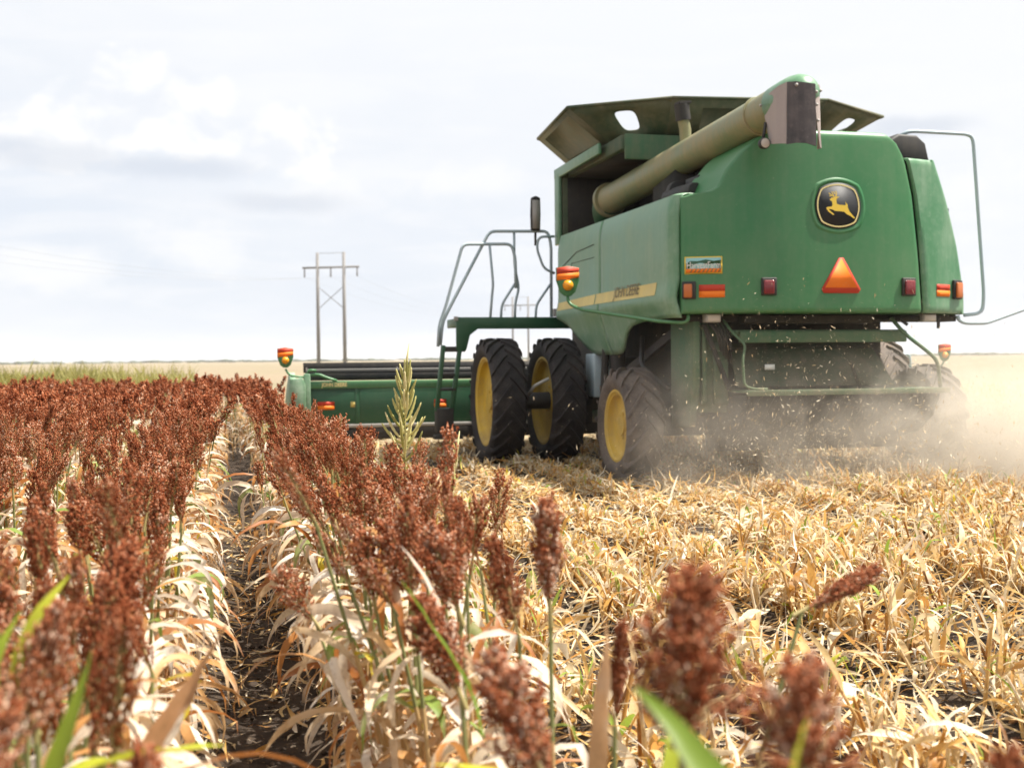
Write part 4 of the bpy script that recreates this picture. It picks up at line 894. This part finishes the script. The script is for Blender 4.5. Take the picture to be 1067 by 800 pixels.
V, F, r_ = stems(NPV([(0, 0, 0), (0, 0, .33), (0, 0, .66)]), NPV([(0, 0, .34), (0, 0, .67), (0, 0, 1)]), [.0085, .0075, .006], [.0075, .006, .0045], NPV([.95, .75, .35]), 7)
STK = build_np('stalk', [(V, F, r_, 0)], [SM], True)

def plant_thing(x, y, hb, tilt, hs, head, fol, lean=(0, 0), rz=0, label=None, fol_s=1.0):
    """a sorghum plant on the ground at x, y; its head starts at hb above the lean's end and follows the tilt vector"""
    r_ = empty('sorghum_plant', (x, y, float(ground_z(NPV(x), NPV(y)))))
    top = Vector((lean[0], lean[1], hb))
    s_ = link(bpy.data.objects.new('stalk', STK), r_); q = top.to_track_quat('Z', 'Y'); s_.rotation_euler = q.to_euler(); s_.scale = (1, 1, top.length)
    h_ = link(bpy.data.objects.new('seed_head', head), r_); h_.location = top
    h_.rotation_euler = (Vector(tilt).to_track_quat('Z', 'Y') @ Euler((0, 0, rz)).to_quaternion()).to_euler(); h_.scale = hs if hasattr(hs, '__len__') else (hs,) * 3
    if fol is not None:
        f_ = link(bpy.data.objects.new('foliage', fol), r_); f_.rotation_euler = (q @ Euler((0, 0, rz)).to_quaternion()).to_euler(); f_.scale = (fol_s,) * 3
    tag(r_, label or 'rust red sorghum plant with dry leaves standing among others in the uncut rows', 'sorghum plant', 'sorghum plants in the uncut rows')
    return r_
def blade(par, name, p, az_, el_, L_, w_, curl, mm, seed, label=None, fold=.3, seg=14):
    rg = np.random.default_rng(seed); o_ = par.location
    V, F, r__ = ribbons(NPV([p]) - NPV([o_]), NPV([az_]), NPV([el_]), NPV([L_]), NPV([w_]), NPV([curl]), rg, seg, 2, NPV([rg.random()]), .15, fold, .35, .7)
    b_ = link(bpy.data.objects.new(name, build_np(name, [(V, F, r__, 0)], [mm], True)), par)
    if label: b_['label'] = label
    return b_
# --- the foreground plants one can tell apart (head top, head base in metres)
HERO = [
    ((.615, 1.49, 1.268), (.590, 1.49, .955), 0, (1.08, 1.22), 'large broad sorghum head in the blurred foreground with a green leaf blade before it'),
    ((.675, 1.32, 1.175), (.680, 1.32, .90), 1, (1.05, 1.0), 'blurred loose sorghum head beside a yellow green leaf tip, second large one from the right'),
    ((1.57, 2.59, 1.00), (1.31, 2.55, .905), 2, (.85, .95), 'dark lodged sorghum head leaning far right over the stubble'),
    ((.715, 2.65, 1.225), (.725, 2.64, .915), 2, (1.15, 1.05), 'tall narrow sorghum head on a bare green stalk at the edge of the stubble'),
    ((.41, 1.95, 1.06), (.50, 1.82, .80), 3, (1.1, .98), 'blurred sorghum head leaning left before the pale upright leaf'),
    ((.745, 2.18, 1.03), (.725, 2.18, .79), 2, (.55, .80), 'thin sorghum head just left of the largest foreground head'),
    ((-.17, 2.71, 1.165), (-.265, 2.52, .88), 3, (1.0, 1.0), 'sorghum head leaning right along the left edge of the path'),
    ((-.245, 2.11, 1.145), (-.335, 2.08, .87), 0, (.75, .98), 'dark blurred sorghum head at the left, leaning towards the path'),
    ((-.105, 1.77, 1.00), (-.14, 1.74, .72), 3, (.85, .95), 'low blurred sorghum head at the bottom edge beside a green leaf'),
    ((.955, 1.30, 1.05), (.93, 1.30, .78), 0, (.7, .95), 'sorghum head just poking into the bottom right corner'),
    ((-.27, 1.70, 1.10), (-.36, 1.66, .82), 1, (.80, 1.0), 'nearest blurred sorghum head in the bottom left corner'),
    ((.42, 3.29, 1.10), (.50, 3.26, .84), 3, (1.1, .95), 'rust sorghum head leaning left over the path, with a green stalk under it'),
    ((.62, 2.84, 1.115), (.69, 2.80, .83), 0, (.68, 1.0), 'broad sorghum head to the left of the tall narrow one'),
    ((.50, 3.02, 1.12), (.58, 2.98, .85), 3, (1.15, .95), None), ((.62, 3.30, 1.15), (.66, 3.28, .87), 0, (.6, .95), None), ((.52, 3.62, 1.14), (.60, 3.60, .86), 1, (.62, 1.0), None),
    ((.40, 2.62, 1.02), (.50, 2.56, .76), 3, (1.1, .95), None), ((-.32, 2.42, 1.13), (-.36, 2.38, .84), 1, (.64, 1.0), None), ((-.34, 1.92, 1.06), (-.42, 1.92, .78), 0, (.66, .95), None),
]
hero = []
for i_, (tp, bs, hv, (wx, lz), lab) in enumerate(HERO):
    tp, bs = Vector(tp), Vector(bs); d = tp - bs; ln_ = d.length
    gx = bs.x - d.x * .5 * (0 if i_ == 2 else 1); gy = bs.y - d.y * .3
    if i_ == 2: gx, gy = .95, 2.45
    bz = float(ground_z(NPV(gx), NPV(gy)))
    sc = ln_ / XHI_L[hv] if False else ln_ / (.30, .28, .29, .30)[hv]
    hero.append(plant_thing(gx, gy, bs.z - bz, d, (wx, wx, sc), XHI[hv], FOL[i_ % 10] if i_ not in (0, 1, 3, 9) else None, (bs.x - gx, bs.y - gy), i_ * 1.3, lab, .82))
for i_ in (0, 1, 3, 9):                                     # fewer leaves on the plants that stand in front of the stubble
    rg = np.random.default_rng(700 + i_); f_ = link(bpy.data.objects.new('foliage', build_np('foliage', make_foliage(.70, 700 + i_, 5), [LM])), hero[i_])
blade(hero[0], 'green_leaf', (.555, 1.03, .95), 1.85, 1.0, .31, .040, .05, M['green_leaf'], 3, 'narrow green upright leaf blade')
blade(hero[1], 'green_leaf', (.505, 1.00, .97), 1.2, .98, .21, .055, .25, M['green_leaf'], 5, 'yellow green leaf tip')
blade(hero[4], 'pale_leaf', (.60, 1.95, .72), .7, 1.2, .34, .036, -.5, M['brown_leaf'], 9, 'pale upright dry leaf')
blade(hero[12], 'green_leaf', (.52, 2.6, .70), 2.7, 1.25, .42, .035, .5, M['pale_leaf'], 12)
blade(hero[8], 'green_leaf', (-.26, 2.0, .84), .2, .35, .26, .05, .5, M['green_leaf'], 15, 'broad green leaf arching over the path')
blade(hero[7], 'brown_leaf', (-.20, 2.30, .70), .25, 1.0, .42, .055, .7, M['brown_leaf'], 18, 'broad tan leaf standing beside the path')
blade(hero[6], 'brown_leaf', (-.26, 2.5, .72), 1.2, 1.2, .45, .04, .2, M['brown_leaf'], 21)
blade(hero[10], 'green_leaf', (-.36, 1.75, .80), 1.3, 1.3, .34, .032, .3, M['green_leaf'], 25, 'yellow green leaf')
blade(hero[7], 'green_leaf', (-.36, 2.1, .85), .9, 1.25, .32, .03, .3, M['green_leaf'], 27)
blade(hero[8], 'green_leaf', (-.16, 1.85, .74), .3, .1, .24, .045, .7, M['green_leaf'], 31)
blade(hero[10], 'pale_leaf', (-.22, 1.68, .80), .2, .7, .26, .04, 2.0, M['pale_leaf'], 33)
# --- every other plant of the uncut rows
spots = []
for k_ in range(0, 14):
    x0 = ROW0 - ROWD * k_; y = 3.1 if k_ == 0 else (2.1 if k_ == 1 else 1.4)
    ylast = 27 + 1.2 * math.sin(k_ * 1.7)
    while y < ylast:
        if x0 < -1.0 and (x0 / max(y, .1)) < -.62 and y < 8: y += .3; continue
        spots.append((x0 + rng.normal(-.04 if k_ == 1 else 0, .06 if k_ < 2 else .11), y, k_)); y += rng.uniform(.055, .105) * (1.0 if y < 14 else 1.3)
        if k_ == 0 and 2.9 < y < 9 and rng.random() < .55: spots.append((x0 + rng.normal(.02, .13), y + rng.uniform(-.03, .03), k_))
        if k_ >= 1 and rng.random() < .55: spots.append((x0 + (-abs(rng.normal(0, .20)) - .05 if k_ == 1 else rng.normal(0, .22)), y + rng.uniform(-.03, .03), k_))
for q in range(150): spots.append((rng.uniform(-.5, .8), rng.uniform(21, 27.5), 2))
pl = []
for x, y, k_ in spots:
    hb = rng.normal(.835, .06) if y > 3 else rng.normal(.80, .05)
    if y > 17 and k_ <= 1: x += rng.normal(0, .17)
    lx = rng.normal(-.085, .085) if k_ == 0 else rng.normal(-.02 if y < 5 else .02, .06) if k_ == 1 else rng.normal(0, .08)
    ly = rng.normal(-.02, .07); tx, ty = lx * 2.2 + rng.normal(0, .12), ly * 2 + rng.normal(0, .16)
    pl.append((x, y, hb, (tx, ty, 1.0), (lambda w_, l_: (w_, w_, l_))(rng.uniform(.58, .98), rng.uniform(.76, 1.12)), (lx, ly), rng.uniform(0, 6.28)))
def inview(x, y, z=.95):
    p = Vector((x, y, z)) - Vector((0, 0, 1.5)); zz_ = p.dot(fw)
    return zz_ > .8 and abs(p.dot(rt2) / zz_) < .45 and abs(p.dot(up2) / zz_) < .40
vis = sorted([i_ for i_, p in enumerate(pl) if inview(p[0], p[1])], key=lambda i_: pl[i_][0] ** 2 + pl[i_][1] ** 2)
single = set(vis[:300 - len(HERO)])
chunks = []
def xf(ch, A, T, remap=None, bias=0.0):
    for V, F, r_, m_ in ch: chunks.append((V @ A.T + T, F, np.clip(r_ + (bias if m_ == 0 else 0), 0, 1), m_ if remap is None else remap))
for i_, (x, y, hb, tilt, hs, lean, rz) in enumerate(pl):
    if i_ in single:
        plant_thing(x, y, hb, tilt, hs, HI[i_ % 12], FOL[(i_ * 7) % 10], lean, rz); continue
    gz = float(ground_z(NPV(x), NPV(y))); A = np.array((Vector(tilt).to_track_quat('Z', 'Y') @ Euler((0, 0, rz)).to_quaternion()).to_matrix()) @ np.diag(hs)
    D = math.hypot(x, y); lod = MID[i_ % 6] if D < 13 else LOW[i_ % 4]
    for V, F, r_, m_ in lod:
        if m_ == 1 and D > 10: continue
        chunks.append((V @ A.T + NPV((x + lean[0], y + lean[1], gz + hb)), F, np.clip(r_ + (rng.normal(0, .13) if m_ == 0 else 0), 0, 1), m_))
    q = Euler((0, 0, rz)).to_matrix()
    for V, F, r_, m_ in FOLM[i_ % 8]: chunks.append((V @ np.array(q).T + NPV((x, y, gz)), F, r_, 2))
    V, F, r_ = stems(NPV([(x, y, gz)]), NPV([(x + lean[0], y + lean[1], gz + hb)]), [.008], [.005], NPV([rng.random()]), 4); chunks.append((V, F, r_, 1))
o = link(bpy.data.objects.new('sorghum_crop', build_np('sorghum_crop', chunks, [GM, SM, LM], True)))
tag(o, 'dense rust red sorghum heads filling the far uncut rows', 'sorghum crop', kind='stuff')
# --- tall spiky weed sticking out above the crop
def pigweed(x, y, z0, z1, nsp, wd, label, seed, lean=0):
    rg = np.random.default_rng(seed); r_ = empty('tall_weed', (x, y, 0)); tag(r_, label, 'weed')
    mb = MB(); mb.tube([(0, 0, 0), (lean * .5, 0, z0), (lean, 0, z1 - .12)], [.010, .008, .004], 7); link(bpy.data.objects.new('stalk', mb.mesh('stalk', [SM], True)), r_)
    mb = MB(); H_ = z1 - z0
    for q in range(nsp):
        u = (q + rg.random()) / nsp; zb = z0 + H_ * (.0 + .72 * u); a = q * 2.4 + rg.normal(0, .3); L_ = H_ * rg.uniform(.17, .27) * (1.05 - .35 * u); rad = wd * (1.0 - .72 * u) * rg.uniform(.6, 1.1)
        pts = []; rr = []; ns = 12
        for w_ in range(ns + 1):
            s_ = w_ / ns; rd = rad * s_ ** .65; zz_ = zb + L_ * (s_ ** 1.15)
            pts.append((lean * u + rd * math.cos(a), rd * math.sin(a), zz_)); rr.append((.0036 + .0044 * math.sin(math.pi * min(1, s_ * .9 + .1))) * (1.0 + .28 * (w_ % 2)) * (1 if w_ < ns else .2))
        mb.tube(pts, rr, 6, rnd=float(rg.random()))
    mb.tube([(lean, 0, z1 - .35 * H_), (lean + .01, 0, z1 - .1), (lean + .025, 0, z1)], [.011, .008, .0025], 6, rnd=.8)
    link(bpy.data.objects.new('flower_spike', mb.mesh('flower_spike', [M['pigweed']], True)), r_); return r_
pigweed(1.10, 7.44, .86, 1.60, 46, .165, 'tall straw coloured spiky weed standing up in front of the header', 3, .02)
pigweed(1.20, 6.5, .62, 1.10, 18, .05, 'short pale spiky weed leaning near the front tyre', 4, .05)

# ================================================================== stubble and straw on the harvested side
rng = np.random.default_rng(21); ch = []
def in_right(x, y):                                         # keep what the lens (or a step aside) can see
    zc = .2355 * x + .9719 * y; xc = .9719 * x - .2355 * y
    return (zc > 1.0) & (np.abs(xc) < .56 * zc + .6)
def zone(n, y0, y1):
    y = rng.uniform(y0, y1, n); k_ = rng.integers(1, 60, n); x = ROW0 + ROWD * k_ + rng.normal(0, .10, n)
    ok = in_right(x, y) & ~((x < 1.15) & (y < 30)); ok &= (y < 19.6) | (x > 12.6)
    ok &= (patch(x, y) < .42) | (rng.random(n) < .35) | (y > 10)
    return x[ok], y[ok]
def patch(x, y): return np.sin(x * 2.1 + 1.3 * np.sin(y * 1.7)) * np.sin(y * 1.9 + .8 * x)
def stubble(n, y0, y1, seg, wide, nl, sc=1.0, stalks=True):
    x, y = zone(n, y0, y1); n = len(x); z = ground_z(x, y); base = np.stack([x, y, z], -1)
    h = rng.uniform(.10, .30, n) * sc; tall = rng.random(n) < .14; h[tall] *= 1.35
    # squashed where the wheels and the chopper have passed
    wheel_ = (np.abs(x - 4.7) < .5) | (np.abs(x - 8.6) < .5); h *= np.where(wheel_ & (y > 8), .55, 1); far_ = np.interp(y, [5, 9], [1, .70]); far_ = far_ * np.where((x < 6.2) & (y > 9), .66, 1); h *= far_
    tip = base + np.stack([rng.normal(0, .08, n), rng.normal(-.02, .08, n), h], -1)
    rs = np.clip(rng.beta(1.4, 1.3, n) * .9, 0, .925)
    if stalks: V, F, r_ = stems(base, tip, rng.uniform(.006, .010, n) * (1 + .3 * (sc - 1)), rng.uniform(.005, .009, n), rs, 5); ch.append((V, F, r_, 0))
    m_ = n * nl; j = np.repeat(np.arange(n), nl); u = rng.uniform(.15, 1.0, m_)[:, None]
    pb = base[j] * (1 - u) + tip[j] * u; rl = np.clip(rng.beta(1.5, 1.2, m_) * .93, 0, .925); g_ = rng.random(m_); rl[g_ > .946] = rng.uniform(.935, 1.0, (g_ > .946).sum())
    el_ = rng.uniform(.15, 1.45, m_); green = rl > .93; el_[green] = rng.uniform(1.0, 1.4, green.sum())
    V, F, r_ = ribbons(pb, rng.uniform(0, 6.28, m_), el_, rng.uniform(.10, .34, m_) * sc * far_[j], rng.uniform(.005, .030, m_) * sc, rng.uniform(.0, 1.0, m_) ** 1.6 * 2.6, rng, seg, wide, rl, .5, .3, 1.2, kink=.4)
    low = V[:, 2] < .03; V[low, 2] = .03 + rng.random(low.sum()) * .02
    ch.append((V, F, r_, 0))
stubble(8000, 1.6, 5.5, 7, 2, 4); stubble(24000, 5.5, 11, 5, 1, 4); stubble(30000, 11, 20, 3, 1, 4); stubble(16000, 20, 44, 2, 1, 3, 1.25, False)
x, y = zone(2600, 1.6, 9); n = len(x); up_ = rng.random(n) < .5; rl = np.clip(rng.beta(2.2, 1.1, n) * .93, .1, .925)   # broad torn leaves still on the stumps
V, F, r_ = ribbons(np.stack([x, y, ground_z(x, y) + rng.uniform(.04, .22, n)], -1), rng.uniform(0, 6.28, n), np.where(up_, rng.uniform(.6, 1.4, n), rng.uniform(-.1, .5, n)), rng.uniform(.16, .36, n), rng.uniform(.028, .055, n), rng.uniform(0, 1.6, n), rng, 8, 2, rl, .4, .2, .8, kink=.5)
low = V[:, 2] < .03; V[low, 2] = .03 + rng.random(low.sum()) * .02; ch.append((V, F, r_, 0))
o = link(bpy.data.objects.new('crop_stubble', build_np('crop_stubble', ch, [M['straw']]))); tag(o, 'dense golden cut stubble with dry curled leaves behind the harvester', 'stubble', kind='stuff')
ch = []
def litter(n, x0, x1, y0, y1, L0, L1, seg, wide, zmax, test=True, mi=0):
    x = rng.uniform(x0, x1, n); y = rng.uniform(y0, y1, n)
    if test: ok = in_right(x, y) & (x > .95) & ((patch(x, y) < .5) | (rng.random(n) < .3) | (y > 10)); x, y = x[ok], y[ok]
    n = len(x); z = ground_z(x, y) + .012 + rng.random(n) ** 2 * zmax
    rl = np.clip(rng.beta(1.3, 1.3, n) * .93, 0, .925)
    V, F, r_ = ribbons(np.stack([x, y, z], -1), rng.uniform(0, 6.28, n), rng.normal(.12, .28, n), rng.uniform(L0, L1, n), rng.uniform(.004, .024, n), rng.normal(.3, .6, n), rng, seg, wide, rl, .6, .25, 1.6, kink=.3)
    gz = ground_z(V[:, 0], V[:, 1]); low = V[:, 2] < gz + .012; V[low, 2] = gz[low] + .012 + rng.random(low.sum()) * .012
    ch.append((V, F, r_, mi))
litter(9000, .9, 9, 1.6, 7.5, .08, .34, 5, 2, .10); litter(9000, .9, 9, 1.6, 8, .02, .10, 2, 1, .03); litter(16000, .9, 14, 7.5, 14, .10, .38, 3, 1, .14); litter(12000, .9, 22, 14, 30, .12, .45, 2, 1, .12)
litter(1500, -.25, .95, 1.6, 12, .03, .22, 4, 1, .02, False, 0); litter(500, -3, .5, 3, 12, .08, .30, 3, 1, .02, False, 0)
o = link(bpy.data.objects.new('straw_litter', build_np('straw_litter', ch, [M['straw']]))); tag(o, 'straw and shredded leaves lying over the soil', 'straw', kind='stuff')
# clods in the open furrow
n = 2600; x = rng.uniform(-.15, .45, n); x[1600:] = rng.uniform(.9, 6, n - 1600); y = rng.uniform(1.7, 9, n); P = np.stack([x, y, ground_z(x, y) + .004], -1); sz_ = rng.uniform(.004, .022, n) * rng.random(n)
V, F, r_ = blobs(P, np.stack([sz_, sz_ * .9, sz_ * .7], -1), rng, rng.random(n))
m, t, b, o = mat('soil_clods', .95, 0, .2); t.l.new(t.ramp(t.new('ShaderNodeAttribute', attribute_name='rnd').outputs['Fac'], [(0, (.02, .015, .011)), (1, (.09, .066, .048))]), b.inputs['Base Color'])
o = link(bpy.data.objects.new('soil_clods', build_np('soil_clods', [(V, F, r_, 0)], [m], False))); tag(o, 'dark crumbs of soil in the furrow', 'soil', kind='stuff')

# ================================================================== chaff and dust thrown out by the chopper
rng = np.random.default_rng(77); n = 22000
x = np.concatenate([rng.normal(6.6, 1.2, n // 2), rng.uniform(4.6, 10.5, n - n // 2)]); y = rng.uniform(10.4, 13.2, n); z = np.abs(rng.normal(.0, .62, n)) + .08 + np.where(rng.random(n) < .15, rng.uniform(0, 1.6, n), 0)
ok = (z < 2.3) & ~((y > 12.0) & (z > 1.0)); x, y, z = x[ok], y[ok], z[ok]; n = len(x)
big = rng.random(n) ** 7
V, F, r_ = ribbons(np.stack([x, y, z], -1), rng.uniform(0, 6.28, n), rng.uniform(-1.4, 1.4, n), .006 + .055 * big, .003 + .006 * big, rng.normal(0, .5, n), rng, 2, 1, rng.random(n))
o = link(bpy.data.objects.new('flying_chaff', build_np('flying_chaff', [(V, F, r_, 0)], [M['chaff']]))); tag(o, 'flecks of chaff in the air behind the harvester', 'chaff', kind='stuff')
mb = MB(); mb.box(3.6, 16.0, 9.4, 16.2, .0, 2.4)
m = bpy.data.materials.new('dust'); m.use_nodes = True; m.node_tree.nodes.clear(); t = NT(m.node_tree)
pos = t.new('ShaderNodeTexCoord').outputs['Object']; sx, sy, sz = t.new('ShaderNodeSeparateXYZ', inp={0: pos}).outputs
nz = t.noise(pos, 1.7, 7, .66, dist=.7)
def gauss(a, c0, w_): d_ = t.math('DIVIDE', t.math('SUBTRACT', a, c0), w_); return t.math('EXPONENT', t.math('MULTIPLY', t.math('MULTIPLY', d_, d_), -1))
def blob(cx, cy, cz, wx, wy, wz, k_): return t.math('MULTIPLY', t.math('MULTIPLY', gauss(sx, cx, wx), gauss(sy, cy, wy)), t.math('MULTIPLY', gauss(sz, cz, wz), k_))
den = t.math('ADD', blob(8.6, 11.8, .45, 1.3, 1.0, .62, 1.5), t.math('ADD', blob(10.3, 11.9, .4, 1.9, 1.4, .80, .36), blob(8.1, 11.9, .95, .9, .6, .4, .35)))
den = t.math('ADD', den, blob(6.4, 11.8, .35, 1.6, .7, .60, .30)); den = t.math('ADD', den, blob(5.1, 12.5, .6, .7, .7, .7, .32))
den = t.math('MULTIPLY', den, t.maprange(nz, .36, .64, .05, 1.9, True))
edge = t.math('MULTIPLY', t.maprange(sx, 3.7, 4.6, 0, 1, True), t.maprange(sx, 13.5, 15.9, 1, 0, True)); edge = t.math('MULTIPLY', edge, t.math('MULTIPLY', t.maprange(sy, 9.5, 10.4, 0, 1, True), t.maprange(sy, 15, 16.1, 1, 0, True)))
edge = t.math('MULTIPLY', edge, t.maprange(sz, 1.7, 2.35, 1, 0, True))
pv = t.new('ShaderNodeVolumePrincipled', inp={'Density': t.math('MULTIPLY', t.math('MULTIPLY', den, edge), 1.0)}); pv.inputs['Color'].default_value = (.96, .885, .77, 1); pv.inputs['Anisotropy'].default_value = .25
t.new('ShaderNodeOutputMaterial', inp={1: pv.outputs[0]})
o = link(bpy.data.objects.new('dust_cloud', mb.mesh('dust_cloud', [m]))); tag(o, 'pale dust drifting low behind and right of the harvester', 'dust', kind='stuff')

# ================================================================== thin summer haze over the plain
mb = MB(); mb.box(-3200, 3200, -1600, 3600, -1.2, 26); m = bpy.data.materials.new('haze'); m.use_nodes = True; m.node_tree.nodes.clear(); t = NT(m.node_tree)
pv = t.new('ShaderNodeVolumePrincipled'); pv.inputs['Density'].default_value = .0002; pv.inputs['Color'].default_value = (.96, .97, 1.0, 1); pv.inputs['Anisotropy'].default_value = .2
t.new('ShaderNodeOutputMaterial', inp={1: pv.outputs[0]})
o = link(bpy.data.objects.new('haze', mb.mesh('haze', [m]))); tag(o, 'thin pale haze over the far fields', 'haze', kind='stuff')
for i_, (p, az_, el_, L_, w_, cu, hh) in enumerate([((-.30, 1.80, .78), .6, 1.2, .32, .035, .5, 10), ((-.40, 1.95, .84), 1.2, 1.3, .30, .03, .3, 7), ((.45, 1.75, .62), .9, .9, .34, .045, .9, 4), ((.62, 1.75, .70), .5, .7, .30, .05, .9, 5), ((.66, 1.55, .74), 2.4, .5, .30, .045, .8, 0), ((.50, 2.35, .74), 2.2, 1.2, .36, .032, .4, 16), ((.60, 1.9, .72), 2.9, .9, .30, .03, .8, 4)]):
    blade(hero[hh], 'green_leaf', p, az_, el_, L_, w_, cu, M['green_leaf'], 60 + i_)
